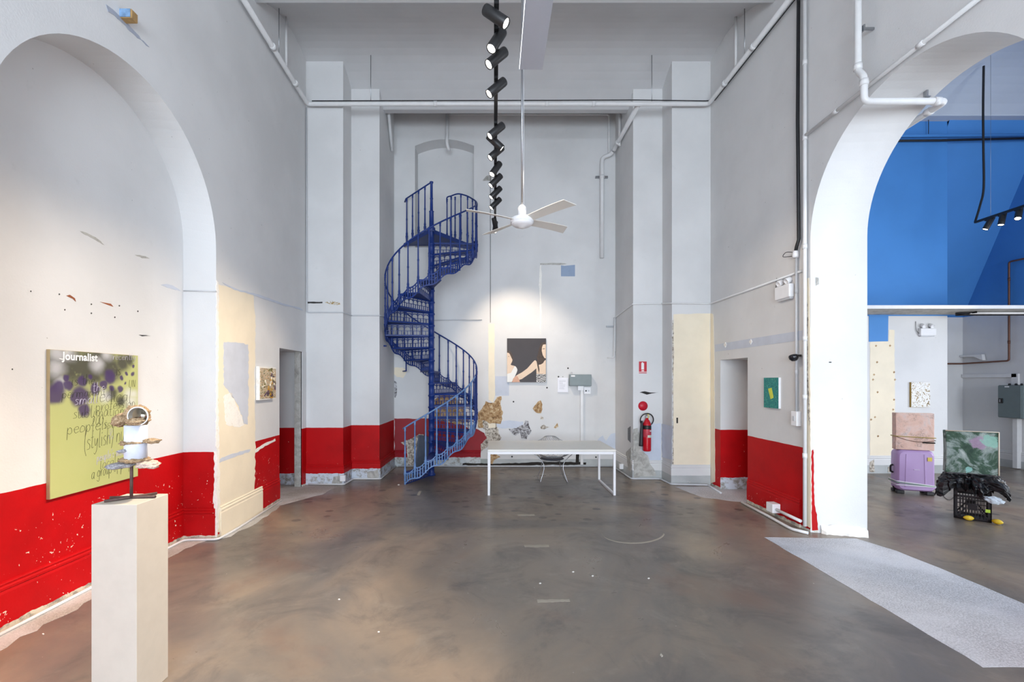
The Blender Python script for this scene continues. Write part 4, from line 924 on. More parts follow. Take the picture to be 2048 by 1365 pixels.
for k in range(16):
    u0, v0 = r.uniform(.1, .9), r.uniform(.08, .92); P = [a.lerp(b, min(.97, max(.05, u0 + r.uniform(-.2, .2) * j / 3))) for j in range(4)]
    zz = zb + (zt - zb) * v0; mb = MB(); mb.tube(smooth_curve([Vector((p.x, p.y, min(zt - .02, max(zb + .02, zz + r.uniform(-.08, .08) * j / 2)))) + LC[1] * .009 for j, p in enumerate(P)], 4), .009, 5)
    mb.build('paint_rope', [M['cream'], paint('olive_paint', srgb(110, 104, 50), .5), paint('ochre_paint', srgb(200, 150, 60), .5), paint('plum_paint', srgb(88, 64, 84), .5)][k % 4] if k < 4 else bpy.data.materials[('old_cream_paint', 'olive_paint', 'ochre_paint', 'plum_paint')[k % 4]], col)
# green picture on the right wall
RC = pl((3.72, 0, 0), (-1, 0, 0))
gp = thing('small_painting', 'small teal green painting with a yellow rectangle', 'painting', (3.73, 6.2, 1.43))
a, b = on(1528, 757, RC), on(1557, 756, RC); zt, zb = on(1528, 756, RC).z, on(1557, 818, RC).z
wallbox(a, b, zb, zt, RC, .03, 'canvas', M['white'], gp)
wallbox(a, b, zb, zt, RC, .003, 'painted_face', abstract('teal_paint', [(.3, srgb(8, 84, 92)), (.5, srgb(20, 130, 128)), (.62, srgb(60, 160, 140)), (.75, srgb(170, 170, 60))], 22, 3), gp, .0025)
q = [on(x, y, RC, .004) for x, y in ((1536, 778), (1543, 776), (1547, 796), (1541, 799))]; mb = MB(); mb.prism(q, (.003, 0, 0)); mb.build('yellow_rectangle', paint('lime_yellow_paint', srgb(214, 220, 70), .5), gp)
# picture in the far room
FP = pl((0, 8.91, 0), (0, -1, 0)); fpn = thing('small_painting', 'small white and ochre painting above the pink block', 'painting', (8.3, 8.93, 1.3))
a, b = on(1822.5, 765, FP), on(1860, 815, FP)
mb = MB(); mb.box((a.x, 8.912, b.z), (b.x, 8.948, a.z)); mb.build('canvas', paint('ochre_canvas_edge', srgb(170, 140, 70), .7), fpn)
mb = MB(); mb.box((a.x + .003, 8.909, b.z + .003), (b.x, 8.913, a.z)); mb.build('painted_face', abstract('white_ochre_paint', [(.32, srgb(70, 66, 54)), (.4, srgb(156, 126, 56)), (.47, srgb(232, 230, 226)), (.6, srgb(240, 240, 238)), (.68, srgb(120, 118, 110))], 11, 3), fpn)

# ================================================================== PLINTH AND SCULPTURE
M['plinth'] = paint('pale_mdf_board', srgb(188, 180, 168), .7, var=.05, scale=14)
mb = MB(); x0, x1, y0, y1, ph = -2.222, -1.972, 2.537, 2.785, 1.109; mb.box((x0, y0, 0), (x1, y1, ph))
pln = tag(bevel(mb.build('display_plinth', M['plinth']), .0025, 1), 'tall pale wooden plinth under the small sculpture', 'plinth')
SXc, SYc = -2.097, 2.66
sc = thing('sculpture', 'small totem sculpture of crusty layers and mirror on a steel rod', 'sculpture', (SXc, SYc, ph))
SP = pl((0, SYc, 0), (0, -1, 0))
M['rusty'] = paint('rusty_steel', srgb(92, 70, 66), .6, .4, var=.35, scale=40)
def P(px, py): return on(px, py, SP)
def zs(x, y): return P(200 + x / 5.933, 790 + y / 5.933)
mb = MB(); mb.tube([(SXc - .122, SYc + .0, ph + .008), (SXc + .125, SYc + .02, ph + .008)], .008, 8); mb.build('foot_bar', M['rusty'], sc)
mb = MB(); mb.tube([(SXc - .085, SYc - .085, ph + .009), (SXc + .075, SYc + .10, ph + .009)], .0078, 8); mb.build('foot_bar', M['rusty'], sc)
top = zs(375, 860); mb = MB(); mb.tube([(SXc - .003, SYc + .004, ph + .01), (top.x, SYc, top.z + .05)], .0085, 10); mb.build('rod', M['rusty'], sc)
c0, c1 = zs(425, 360), zs(420, 790)
mb = MB(); mb.lathe([(.055, c1.z), (.055, c0.z)], 20, Matrix.Translation((c0.x, SYc, 0))); mb.build('white_core', paint('speckled_white_card', srgb(205, 211, 226), .7, var=.1, scale=30), sc)
def crust(name, cx, cz, rx, ry, rz, mat, seed, tilt=0, cut=None):
    bm = bmesh.new(); bmesh.ops.create_icosphere(bm, subdivisions=4, radius=1); r = random.Random(seed)
    from mathutils import noise as nz
    for v in bm.verts:
        n = nz.noise(v.co * 2.1 + Vector((seed * 3.1, 0, 0))) * .28 + nz.noise(v.co * 7 + Vector((seed, 5, 0))) * .16 + nz.noise(v.co * 19) * .1
        v.co = v.co * (1 + n); v.co = Vector((v.co.x * rx, v.co.y * ry, v.co.z * rz * 1.35 + v.co.x * rx * tilt))
    me = bpy.data.meshes.new(name); bm.to_mesh(me); bm.free(); me.materials.append(mat)
    for p_ in me.polygons: p_.use_smooth = True
    o = bpy.data.objects.new(name, me); link(o, sc); o.location = (cx - SXc, 0, cz - ph); return o
M['crust'] = mottled('tan_cork_crust', [srgb(66, 54, 42), srgb(138, 112, 82), srgb(178, 154, 122), srgb(200, 182, 156)], 90, world=False)
M['crust_grey'] = mottled('grey_lichen_crust', [srgb(74, 74, 80), srgb(136, 136, 142), srgb(172, 170, 174), srgb(200, 190, 184)], 80, world=False)
u = 1 / 5.933 / 346
p = zs(240, 840); crust('lichen_ledge', p.x, p.z, 155 * u, .07, 28 * u, M['crust_grey'], 1, .06)
p = zs(570, 828); crust('lichen_ledge', p.x, p.z, 108 * u, .06, 33 * u, mottled('pale_peach_crust', [srgb(146, 124, 114), srgb(196, 176, 164), srgb(214, 198, 188)], 80, world=False), 2, -.12)
p = zs(420, 770); crust('cork_ledge', p.x, p.z, 152 * u, .07, 28 * u, M['crust'], 3, -.02)
p = zs(355, 655); crust('lichen_ledge', p.x, p.z, 75 * u, .07, 20 * u, M['crust_grey'], 4, .1)
p = zs(395, 565); crust('cork_ledge', p.x, p.z, 130 * u, .075, 22 * u, M['crust'], 5, .03)
p = zs(615, 548); crust('cork_ledge', p.x, p.z, 95 * u, .03, 24 * u, M['crust'], 6, .0)
p = zs(440, 260); crust('cork_head', p.x, p.z, 130 * u, .05, 100 * u, M['crust'], 7)
p = zs(245, 300); crust('cork_head', p.x, p.z, 90 * u, .04, 55 * u, M['crust'], 8, .25)
p = on(200 + 455 / 5.933, 790 + 312 / 5.933, pl((0, SYc - .05, 0), (0, -1, 0))); o = crust('cork_lip', p.x, p.z, 120 * u, .045, 34 * u, M['crust'], 9); o.location.y = -.055
MP = pl((0, SYc - .072, 0), (0, -1, 0)); p = on(200 + 445 / 5.933, 790 + 255 / 5.933, MP)
mb = MB(); mb.lathe([(.001, 0), (112 * u, 0), (112 * u, .006), (.001, .006)], 32, Matrix.Translation((p.x, SYc - .066, p.z)) @ Matrix.Rotation(PI / 2, 4, 'X') @ Matrix.Diagonal((1, .9, 1, 1))); mb.build('mirror', NT('mirror_glass').done(srgb(120, 112, 98), .06, 1.0), sc)
mb = MB(); mb.tube([(p.x + 116 * u * math.cos(a), SYc - .070, p.z + 103 * u * math.sin(a)) for a in [2 * PI * k / 32 for k in range(32)]], .0035, 6, closed=True); mb.build('mirror_rim', M['white'], sc)

# ================================================================== FIRE POINT
s2 = pl((0, 8.412, 0), (0, -1, 0)); red = paint('signal_red', srgb(196, 18, 44), .4, var=.06, bump=0)
sg = thing('fire_sign', 'small red fire extinguisher sign with a white pictogram', 'sign', (2.75, 8.41, 1.9))
a, b = on(1278, 723.5, s2), on(1293.5, 747, s2)
mb = MB(); mb.box((a.x, 8.411, b.z), (b.x, 8.416, a.z)); mb.build('sign_plate', red, sg)
def sgb(nm, x0, y0, x1, y1, mat=M['chalk']):
    p, q = on(x0, y0, s2), on(x1, y1, s2); mb = MB(); mb.box((p.x, 8.4095, q.z), (q.x, 8.4112, p.z)); return mb.build(nm, mat, sg)
sgb('pictogram', 1282.6, 726.6, 1288, 739.6); sgb('pictogram_nozzle', 1283.6, 725, 1286, 726.6); sgb('caption', 1283, 741, 1288, 743); sgb('sign_stripe', 1278, 744.2, 1293.5, 745.4)
p = on(1286, 812.5, s2); mb = MB(); mb.lathe([(.001, 0), (.086, 0), (.086, .006), (.001, .006)], 40, Matrix.Translation((p.x, 8.416, p.z)) @ Matrix.Rotation(PI / 2, 4, 'X'))
tag(mb.build('location_disc', red), 'round red location disc above the fire extinguisher', 'sign')
ex, ey, ez = 2.768, 8.325, .525
fe = thing('fire_extinguisher', 'red fire extinguisher with black hose hung on the pier', 'fire extinguisher', (ex, ey, ez))
EXR = paint('glossy_extinguisher_red', srgb(190, 16, 34), .2, var=.05, bump=0)
mb = MB(); mb.lathe([(.062, 0), (.072, .008), (.074, .03), (.074, .44), (.068, .50), (.045, .555), (.028, .575), (.026, .60), (.02, .60)], 32); mb.build('cylinder', EXR, fe, inv=False)
mb = MB(); mb.lathe([(.0745, .40), (.0755, .402), (.0755, .465), (.072, .468)], 32); mb.build('black_band', M['black'], fe, inv=False)
mb = MB(); mb.lathe([(.0745, .255), (.0752, .256), (.0752, .39), (.0745, .392)], 32); mb.build('label', paint('printed_red_label', srgb(196, 60, 76), .5, var=.3, scale=60), fe, inv=False)
def arcpatch(nm, z0, z1, a0, a1, mat):
    mb = MB(); R = .0762; n = 8; vs = []
    for k in range(n + 1):
        a = a0 + (a1 - a0) * k / n; vs += [(R * math.cos(a), R * math.sin(a), z0), (R * math.cos(a), R * math.sin(a), z1)]
    mb.add(vs, [(2 * k, 2 * k + 2, 2 * k + 3, 2 * k + 1) for k in range(n)], True); mb.build(nm, mat, fe, inv=False)
arcpatch('label_panel', .25, .295, -1.75, -.5, paint('white_label_print', srgb(214, 222, 206), .5, var=.25, scale=70)); arcpatch('label_panel', .36, .38, -1.2, -.6, M['chalk'])
mb = MB(); mb.box((-.02, -.02, .60), (.02, .02, .64)); mb.box((-.01, -.075, .645), (.012, .03, .66)); mb.box((-.01, -.06, .615), (.012, .0, .628)); mb.build('valve', M['steel'], fe, inv=False)
mb = MB(); mb.box((.0, -.03, .60), (.03, .0, .67)); mb.build('safety_tag', paint('yellow_tag', srgb(214, 190, 70), .5), fe, inv=False)
mb = MB(); mb.tube([(-.005 + .118 * math.cos(a), -.01 - .02 * math.sin(a), .565 + .118 * math.sin(a)) for a in [PI * 1.15 - k * PI * 2 / 28 for k in range(29)]], .011, 8); mb.build('hose', M['black'], fe, inv=False)
mb = MB(); mb.lathe([(.012, .0), (.036, 0), (.034, .03), (.026, .30), (.02, .42), (.012, .46)], 16, Matrix.Translation((-.108, .0, .09)) @ Matrix.Rotation(.04, 4, 'Y')); mb.build('discharge_horn', paint('black_plastic_horn', srgb(40, 42, 48), .5), fe, inv=False)
mb = MB(); mb.box((-.03, .06, .30), (.03, .092, .36)); mb.build('wall_bracket', M['black'], fe, inv=False)

# ================================================================== SERVICES ON THE BACK WALL
eb = thing('electrical_box', 'grey metal electrical box on the back wall beside the notice', 'electrical box', (1.85, 9.6, 1.7))
EP = pl((0, 9.53, 0), (0, -1, 0)); GREY = paint('grey_green_enamel', srgb(124, 136, 138), .4, var=.08)
a, b = on(1139.5, 749.5, EP), on(1183, 772.5, EP)
mb = MB(); mb.box((a.x, 9.535, b.z), (b.x, 9.648, a.z)); bevel(mb.build('box_body', GREY, eb), .004)
mb = MB(); mb.box((a.x + .006, 9.528, b.z + .012), (b.x - .006, 9.537, a.z - .004)); bevel(mb.build('box_lid', GREY, eb), .003)
p, q = on(1142, 751, EP), on(1150, 754, EP); mb = MB(); mb.box((p.x, 9.525, q.z), (q.x, 9.529, p.z)); mb.build('rating_label', M['chalk'], eb)
p = on(1144, 749, EP); mb = MB(); mb.tube(smooth_curve([(p.x - .012, 9.58, p.z - .01), (p.x - .01, 9.58, p.z + .035), (p.x + .012, 9.58, p.z + .04), (p.x + .02, 9.58, p.z - .01)], 5), .007, 6); mb.build('cable_loop', M['grey_pipe'], eb)
tk = thing('cable_trunking', 'white vertical trunking below the grey electrical box', 'trunking', (1.82, 9.63, 0))
T = pl((0, 9.60, 0), (0, -1, 0)); a, b = on(1161, 778, T), on(1166.5, 930, T)
mb = MB(); mb.box((a.x, 9.60, .05), (b.x, 9.648, a.z)); mb.build('trunk', M['white_pipe'], tk)
a, b = on(1155.5, 773, T), on(1167, 781, T); mb = MB(); mb.box((a.x, 9.58, b.z), (b.x, 9.648, a.z + .01)); mb.build('junction', M['white'], tk)
a, b = on(1168, 774.5, T), on(1182, 788.5, T); so = thing('power_outlet', 'square white power outlet below the electrical box', 'outlet', (1.93, 9.62, a.z - .1))
mb = MB(); mb.box((a.x, 9.615, b.z), (b.x, 9.648, a.z)); bevel(mb.build('plate', M['white'], so), .004)
for dx in (.045, .10):
    mb = MB(); mb.box((a.x + dx - .015, 9.611, b.z + .05), (a.x + dx + .015, 9.616, b.z + .08)); mb.build('socket', M['black'] if dx < .05 else M['grey_pipe'], so)
nt = thing('paper_notice', 'stack of white printed paper pinned beside the electrical box', 'notice', (1.46, 9.63, 1.6))
a, b = on(1115.5, 756, T), on(1136.5, 785, T)
mb = MB(); mb.box((a.x, 9.625, b.z), (b.x, 9.648, a.z)); mb.build('paper_stack', paint('white_paper', srgb(240, 240, 246), .7, var=.02), nt)
r = random.Random(2)
for k in range(9):
    z = a.z - .06 - k * .022; mb = MB(); mb.box((a.x + .035, 9.6243, z), (a.x + .035 + r.uniform(.07, .14), 9.6252, z + .006)); mb.build('print_line', paint('grey_print', srgb(196, 196, 204), .8) if k == 0 else bpy.data.materials['grey_print'], nt)
mb = MB(); mb.lathe([(.008, 0), (.008, .01), (.001, .012)], 10, Matrix.Translation(((a.x + b.x) / 2 + .0, 9.624, a.z + .02)) @ Matrix.Rotation(PI / 2, 4, 'X')); mb.build('pin', M['mark'], nt)

# ================================================================== PIPES, CONDUITS, CABLES
def pipe(name, label, pts, r, mat, smooth=0, n=10, cat='pipe', collars=()):
    root = thing(name, label, cat, pts[0]) if collars else None
    path = pts
    if smooth:   # round the corners
        P_ = [Vector(p) for p in pts]; out = [P_[0]]
        for i in range(1, len(P_) - 1):
            a, b, c = P_[i - 1], P_[i], P_[i + 1]; s_ = min(smooth, (b - a).length / 2, (c - b).length / 2)
            p0, p2 = b + (a - b).normalized() * s_, b + (c - b).normalized() * s_
            out += [p0 * (1 - t) ** 2 + b * 2 * t * (1 - t) + p2 * t * t for t in (0, .25, .5, .75, 1)]
        path = out + [P_[-1]]
    mb = MB(); mb.tube(path, r, n); o = mb.build(name if not collars else 'tube', mat, root)
    if not collars: return tag(o, label, cat)
    for c, d in collars:
        c, d = Vector(c), Vector(d).normalized(); mb = MB(); mb.tube([c - d * .03, c + d * .03], r * 1.22, n); mb.build('collar', mat, root)
    return root
zm = 6.52
xl = -3.15
pipe('sprinkler_pipe', 'thick white sprinkler pipe running around the room high on the walls', [(leftx(3.0) + .08, 3.0, zm), (leftx(7.8) + .07, 7.84, zm), (3.66, 7.84, zm), (3.66, 3.0, zm)], .036, M['white_pipe'], .06, 12,
     collars=[((leftx(6.5) + .08, 6.5, zm), (0, 1, 0)), ((leftx(7.3) + .08, 7.3, zm), (0, 1, 0)), ((-1.0, 7.84, zm), (1, 0, 0)), ((.9, 7.84, zm), (1, 0, 0)), ((1.7, 7.84, zm), (1, 0, 0)), ((3.66, 6.5, zm), (0, 1, 0)), ((3.66, 7.3, zm), (0, 1, 0))])
pipe('overhead_cable', 'thin black cable lying along the sprinkler pipe', [(-3.1, 7.83, zm + .045), (-1, 7.83, zm + .05), (1, 7.83, zm + .055), (2.4, 7.83, zm + .06), (3.6, 7.83, zm + .045), (3.70, 7.7, zm - .02), (3.70, 3.2, zm - .05)], .008, M['cable'], 0, 6, 'cable')
for k, (x, y, zt, nm) in enumerate(((-2.1, 7.84, 7.35, 'over the staircase'), (2.69, 7.84, 7.35, 'over the extinguisher pier'), (leftx(6.7) + .08, 6.7, 7.3, 'on the niche wall'), (3.66, 6.72, 7.3, 'on the arch wall'))):
    pipe('pipe_hanger', f'thin hanger rod of the sprinkler pipe {nm}', [(x, y, zm + .03), (x, y, zt)], .006, M['steel'], 0, 6, 'hanger')
pipe('vertical_pipe', 'short white pipe rising to the vault from the niche wall', [(leftx(7.0) + .06, 7.0, zm), (leftx(7.0) + .06, 7.0, 7.35)], .018, M['white_pipe'], cat='pipe')
pipe('vertical_pipe', 'short white pipe rising to the vault from the arch wall', [(3.68, 7.0, zm), (3.68, 7.0, 7.35)], .018, M['white_pipe'], cat='pipe')
pipe('branch_pipe', 'white branch pipe bending down the right end of the back wall', [(2.48, 7.88, zm + .02), (2.48, 9.40, 6.58), (2.44, 9.56, 6.50), (2.25, 9.58, 6.46), (2.25, 9.58, 4.36)], .042, M['white_pipe'], .12, 12, collars=[((2.48, 9.2, 6.57), (0, 1, 0)), ((2.25, 9.58, 6.05), (0, 0, 1))])
mb = MB(); p = Vector((2.25, 9.6, 6.06)); mb.box((p.x - .13, 9.6, p.z - .02), (p.x + .13, 9.648, p.z + .02)); tag(mb.build('pipe_clamp', M['steel']), 'steel clamp bar behind the branch pipe', 'clamp')
pipe('thin_pipe', 'thin white pipe along the top of the back wall', [(-.95, 9.60, 7.36), (2.40, 9.60, 7.36), (2.40, 9.60, 6.5)], .02, M['white_pipe'], .06)
pipe('stub_pipe', 'white pipe stub dropping over the blind arched doorway', [(-.97, 9.60, 7.4), (-.985, 9.60, 6.75), (-.94, 9.66, 6.63)], .035, M['white_pipe'], .06)
g = .012
pipe('wall_conduit', 'thin grey conduit crossing the piers beside the staircase', [(-3.24, 7.94, zm), (-3.23, 7.945, 2.98), (-2.60, 7.945, 2.98), (-2.595, 8.40, 2.99), (-2.08, 8.40, 2.99), (-2.08, 9.62, 3.06), (-.25, 9.63, 3.08)], .011, M['grey_pipe'], .03, 6, 'conduit')
pipe('wall_cable', 'hair thin cable running straight down the back wall', [(-.075, 9.64, 6.2), (-.075, 9.64, 3.02)], .005, M['mark'], 0, 5, 'cable')
pipe('wall_conduit', 'thin white conduit stepping around the extinguisher pier', [(2.53, 9.6, 2.4), (2.53, 9.62, 3.12), (2.53, 8.40, 3.20), (3.06, 8.395, 3.21), (3.06, 7.945, 3.14), (3.73, 7.945, 3.13), (3.735, 5.58, 3.13)], .014, M['white_pipe'], .03, 8, 'conduit')
pipe('conduit_stub', 'white conduit stub ending low at the right of the back wall', [on(1215, 716, T), on(1228, 715, T), on(1229, 635, T)], .014, M['white_pipe'], .03, 8, 'conduit')
# arch wall services
yb = 5.52
pipe('black_cable', 'thick black cable dropping down the arch wall beside the white pipe', [(3.71, 5.60, 6.9), (3.71, 5.62, 5.0), (3.71, 5.60, 3.52), (3.71, 5.64, 3.44), (3.71, 5.66, 3.38)], .02, M['cable'], 0, 8, 'cable')
pipe('downpipe', 'tall slim white pipe at the edge of the arch wall', [(3.71, 5.49, 6.9), (3.71, 5.49, .06)], .021, M['white_pipe'], 0, 10, collars=[((3.71, 5.49, z), (0, 0, 1)) for z in (5.6, 4.7, 3.4, 2.3, 1.6, .9)])
pipe('wall_conduit', 'thin grey conduit falling to the white switch on the arch wall', [(3.72, 5.66, 3.36), (3.72, 5.66, 1.42)], .014, M['grey_pipe'], 0, 8, 'conduit', collars=[((3.72, 5.66, 2.9), (0, 0, 1)), ((3.72, 5.66, 1.9), (0, 0, 1))])
pipe('wall_conduit', 'straight white conduit rising above the big arch', [(3.71, 5.47, 4.72), (3.71, 3.0, 4.72)], .02, M['white_pipe'], 0, 8, 'conduit', collars=[((3.71, 5.0, 4.72), (0, 1, 0)), ((3.71, 4.0, 4.72), (0, 1, 0))])
pipe('drain_pipe', 'thick white drain pipe bending through the top of the arch', [(3.60, 4.55, 7.0), (3.60, 4.55, 4.86), (3.58, 4.45, 4.74), (3.58, 4.45, 4.50), (4.37, 4.45, 4.50), (4.37, 6.5, 4.46)], .031, M['white_pipe'], .05, 12,
     collars=[((3.60, 4.55, 4.90), (0, 0, 1)), ((3.58, 4.45, 4.68), (0, 0, 1)), ((4.28, 4.45, 4.50), (1, 0, 0)), ((4.37, 4.62, 4.5), (0, 1, 0))])
mb = MB(); mb.box((4.17, 4.43, 4.535), (4.185, 4.47, 4.60)); mb.box((4.15, 4.42, 4.53), (4.20, 4.48, 4.538)); tag(mb.build('pipe_clip', M['steel']), 'small steel clip holding the drain pipe under the arch', 'clip')
mb = MB(); mb.box((3.64, 4.53, 5.26), (3.748, 4.55, 5.28)); mb.box((3.633, 4.515, 5.24), (3.645, 4.585, 5.30)); tag(mb.build('pipe_clip', M['steel']), 'small steel clip on the vertical drain pipe', 'clip')
sw = thing('wall_switch', 'white switch box at the foot of the thin grey conduit', 'switch', (3.72, 5.66, 1.2))
mb = MB(); mb.box((3.69, 5.61, 1.24), (3.748, 5.72, 1.42)); bevel(mb.build('switch_body', M['white'], sw), .006)
mb = MB(); mb.box((3.684, 5.645, 1.30), (3.691, 5.685, 1.36)); mb.build('rocker', M['grey_pipe'], sw)
hk = thing('cable_gland', 'white junction block where the black cable ends', 'junction box', (3.71, 5.66, 3.36))
mb = MB(); mb.lathe([(.03, -.03), (.035, 0), (.03, .05), (.015, .06)], 12, Matrix.Translation((3.71, 5.66, 3.34))); mb.build('gland', M['white'], hk)
mb = MB(); mb.tube(smooth_curve([(3.69, 5.67, 3.38), (3.67, 5.78, 3.41), (3.67, 5.84, 3.37), (3.69, 5.70, 3.34)], 5), .004, 5); mb.build('loose_wire', M['cable'], hk)
cm = thing('security_camera', 'small black dome camera hung on the grey conduit', 'camera', (3.70, 5.62, 2.08))
mb = MB(); mb.lathe([(.001, -.05), (.03, -.045), (.05, -.02), (.055, .005), (.05, .02), (.02, .03), (.001, .03)], 18, Matrix.Translation((3.66, 5.62, 2.085)) @ Matrix.Rotation(-.35, 4, 'X')); mb.build('dome', paint('glossy_black_dome', srgb(24, 26, 32), .15, bump=0), cm)
mb = MB(); mb.box((3.66, 5.585, 2.09), (3.735, 5.635, 2.115)); mb.build('camera_mount', M['black'], cm)
fb = thing('floor_junction_box', 'white junction box low on the red dado at the arch wall', 'junction box', (3.68, 6.05, .06))
mb = MB(); mb.box((3.62, 5.98, .07), (3.725, 6.12, .19)); bevel(mb.build('box_body', M['white'], fb), .006)
mb = MB(); mb.tube([(3.67, 5.98, .12), (3.68, 5.52, .11)], .02, 8); mb.build('conduit_tail', M['white_pipe'], fb)
pipe('floor_conduit', 'white conduit lying on the floor along the arch wall', [(3.62, 6.72, .02), (3.60, 6.1, .02), (3.56, 5.5, .02), (3.66, 5.36, .02)], .018, M['white_pipe'], .06, 8, 'conduit')
pipe('floor_conduit', 'grey conduit on the floor around the extinguisher pier', [(3.60, 7.30, .016), (3.66, 7.86, .016), (3.05, 7.92, .016), (3.02, 8.37, .016), (2.50, 8.37, .016), (2.48, 9.58, .016)], .016, M['grey_pipe'], .06, 8, 'conduit')
pipe('floor_conduit', 'white conduit on the floor along the niche and cream panel', [(-3.46, 2.4, .014), (-3.47, 5.15, .014), (-3.10, 5.16, .014), (-3.09, 5.5, .014), (-3.17, 6.86, .014)], .013, M['white_pipe'], .06, 8, 'conduit')
pipe('floor_conduit', 'white conduit on the floor around the staircase pier', [(-3.2, 7.92, .014), (-2.58, 7.92, .014), (-2.56, 8.37, .014), (-2.06, 8.37, .014), (-2.05, 9.60, .014)], .013, M['white_pipe'], .05, 8, 'conduit')
pipe('floor_conduit', 'grey conduit along the foot of the back wall', [(-2.0, 9.6, .016), (2.45, 9.6, .016)], .014, M['grey_pipe'], 0, 8, 'conduit')
for (x, y, nm) in ((-2.60, 7.91, 'at the corner of the staircase pier'), (2.50, 9.0, 'low in the alcove behind the table')):
    mb = MB(); mb.box((x - .045, y - .02, .07), (x + .045, y + .05, .17)); tag(bevel(mb.build('junction_box', M['white']), .006), f'small white junction box {nm}', 'junction box')
pipe('alcove_strut', 'short white strut high in the alcove above the staircase', [(-2.06, 9.3, 6.45), (-2.04, 8.9, 7.0), (-2.04, 8.86, 7.3)], .03, M['white_pipe'], 0, 8, 'strut')
pipe('alcove_strut', 'short white strut high in the alcove beside the branch pipe', [(2.51, 9.2, 7.4), (2.51, 9.2, 6.5)], .025, M['white_pipe'], 0, 8, 'strut')
pipe('niche_conduit', 'thin grey conduit crossing the return of the niche', [on(367, 582, NREV, .01), on(432, 583, NREV, .01)], .008, M['grey_pipe'], 0, 6, 'conduit')
# picture light bracket high on the back wall
mb = MB(); mb.box((2.35, 9.60, 2.92), (2.52, 9.645, 2.95)); tag(mb.build('wall_bracket', M['steel']), 'small steel bracket at the right edge of the back wall', 'bracket')
# notice on the alcove return
mb = MB(); q = [on(x, y, ALCR, .004) for x, y in ((1255.5, 857), (1261, 853), (1261, 886), (1255.5, 880))]; mb.prism(q, (.003, 0, 0)); tag(mb.build('wall_notice', paint('grey_printed_notice', srgb(120, 122, 126), .7, var=.5, scale=60)), 'narrow grey printed notice low on the alcove return', 'notice')

# timber block stuck in the wall over the niche
bk = thing('wall_block', 'blue and brown timber block stuck in the wall above the niche', 'block', on(257, 32, LEFT))
p = on(258, 33, LEFT, .05); y0, y1 = p.y - .036, p.y + .036
mb = MB(); mb.box((p.x - .06, y0, p.z - .037), (p.x + .05, y1, p.z + .04)); bevel(mb.build('block', paint('raw_brown_timber', srgb(176, 142, 92), .8, var=.3, scale=20), bk), .006, 1)
mb = MB(); mb.box((p.x - .05, y0 - .004, p.z - .032), (p.x + .04, y0 + .001, p.z + .035)); mb.build('blue_face', paint('torn_blue_paint', srgb(128, 164, 204), .7, var=.4, scale=25), bk)

# emergency lights
def emergency(label, c, n, w=.30, h=.17, d=.07):
    """c: lower middle of the housing on the wall; n: wall normal"""
    n = Vector(n); x = Vector((0, 0, 1)).cross(n); c = Vector(c); root = thing('emergency_light', label, 'emergency light', c)
    Mx = Matrix(((x.x, n.x, 0, c.x), (x.y, n.y, 0, c.y), (0, 0, 1, c.z), (0, 0, 0, 1)))
    mb = MB(); mb.box((-w / 2, .002, 0), (w / 2, d, h), Mx); bevel(mb.build('housing', M['white'], root), .012)
    mb = MB(); mb.box((-w / 2 + .02, .002, -.02), (w / 2 - .02, d - .02, .005), Mx); mb.build('base_lip', M['grey_pipe'], root)
    for s_ in (-1, 1):
        mb = MB(); mb.lathe([(.012, -.05), (.035, -.045), (.04, .02), (.036, .03), (.034, .022), (.001, .022)], 16, Mx @ Matrix.Translation((s_ * w * .27, d * .6, h + .045)) @ Matrix.Rotation(-PI / 2 - .5, 4, 'X')); mb.build('lamp_head', M['white'], root)
        mb = MB(); mb.tube([Mx @ Vector((s_ * w * .27, d * .5, h - .01)), Mx @ Vector((s_ * w * .27, d * .55, h + .03))], .012, 8); mb.build('lamp_neck', M['grey_pipe'], root)
    mb = MB(); mb.tube(smooth_curve([Mx @ Vector((-w / 2 * 1.0, .03, h * .3)), Mx @ Vector((-w / 2 - .05, .02, h * .8)), Mx @ Vector((-w / 2 - .05, .01, h + .14))], 5), .004, 5); mb.build('lead', M['cable'], root)
p = on(1574, 598, RIGHT); emergency('white twin head emergency light on the arch wall', (3.75, p.y, p.z), (-1, 0, 0), .30, .17)
p = on(1851, 672, FARPIER); emergency('white twin head emergency light in the far room', (p.x, 8.95, p.z), (0, -1, 0), .30, .14)

# ================================================================== FAR ROOM
def frame(px_l, py_l, px_r, py_r, h=0.0):
    """ground line of an object's front: returns origin (front middle), right direction, width"""
    a, b = on(px_l, py_l, pl((0, 0, h), (0, 0, 1))), on(px_r, py_r, pl((0, 0, h), (0, 0, 1)))
    d = b - a; return (a + b) / 2, d.normalized(), d.length
def basis(o, x):
    y = Vector((-x.y, x.x, 0)); return Matrix(((x.x, y.x, 0, o.x), (x.y, y.y, 0, o.y), (0, 0, 1, o.z), (0, 0, 0, 1)))
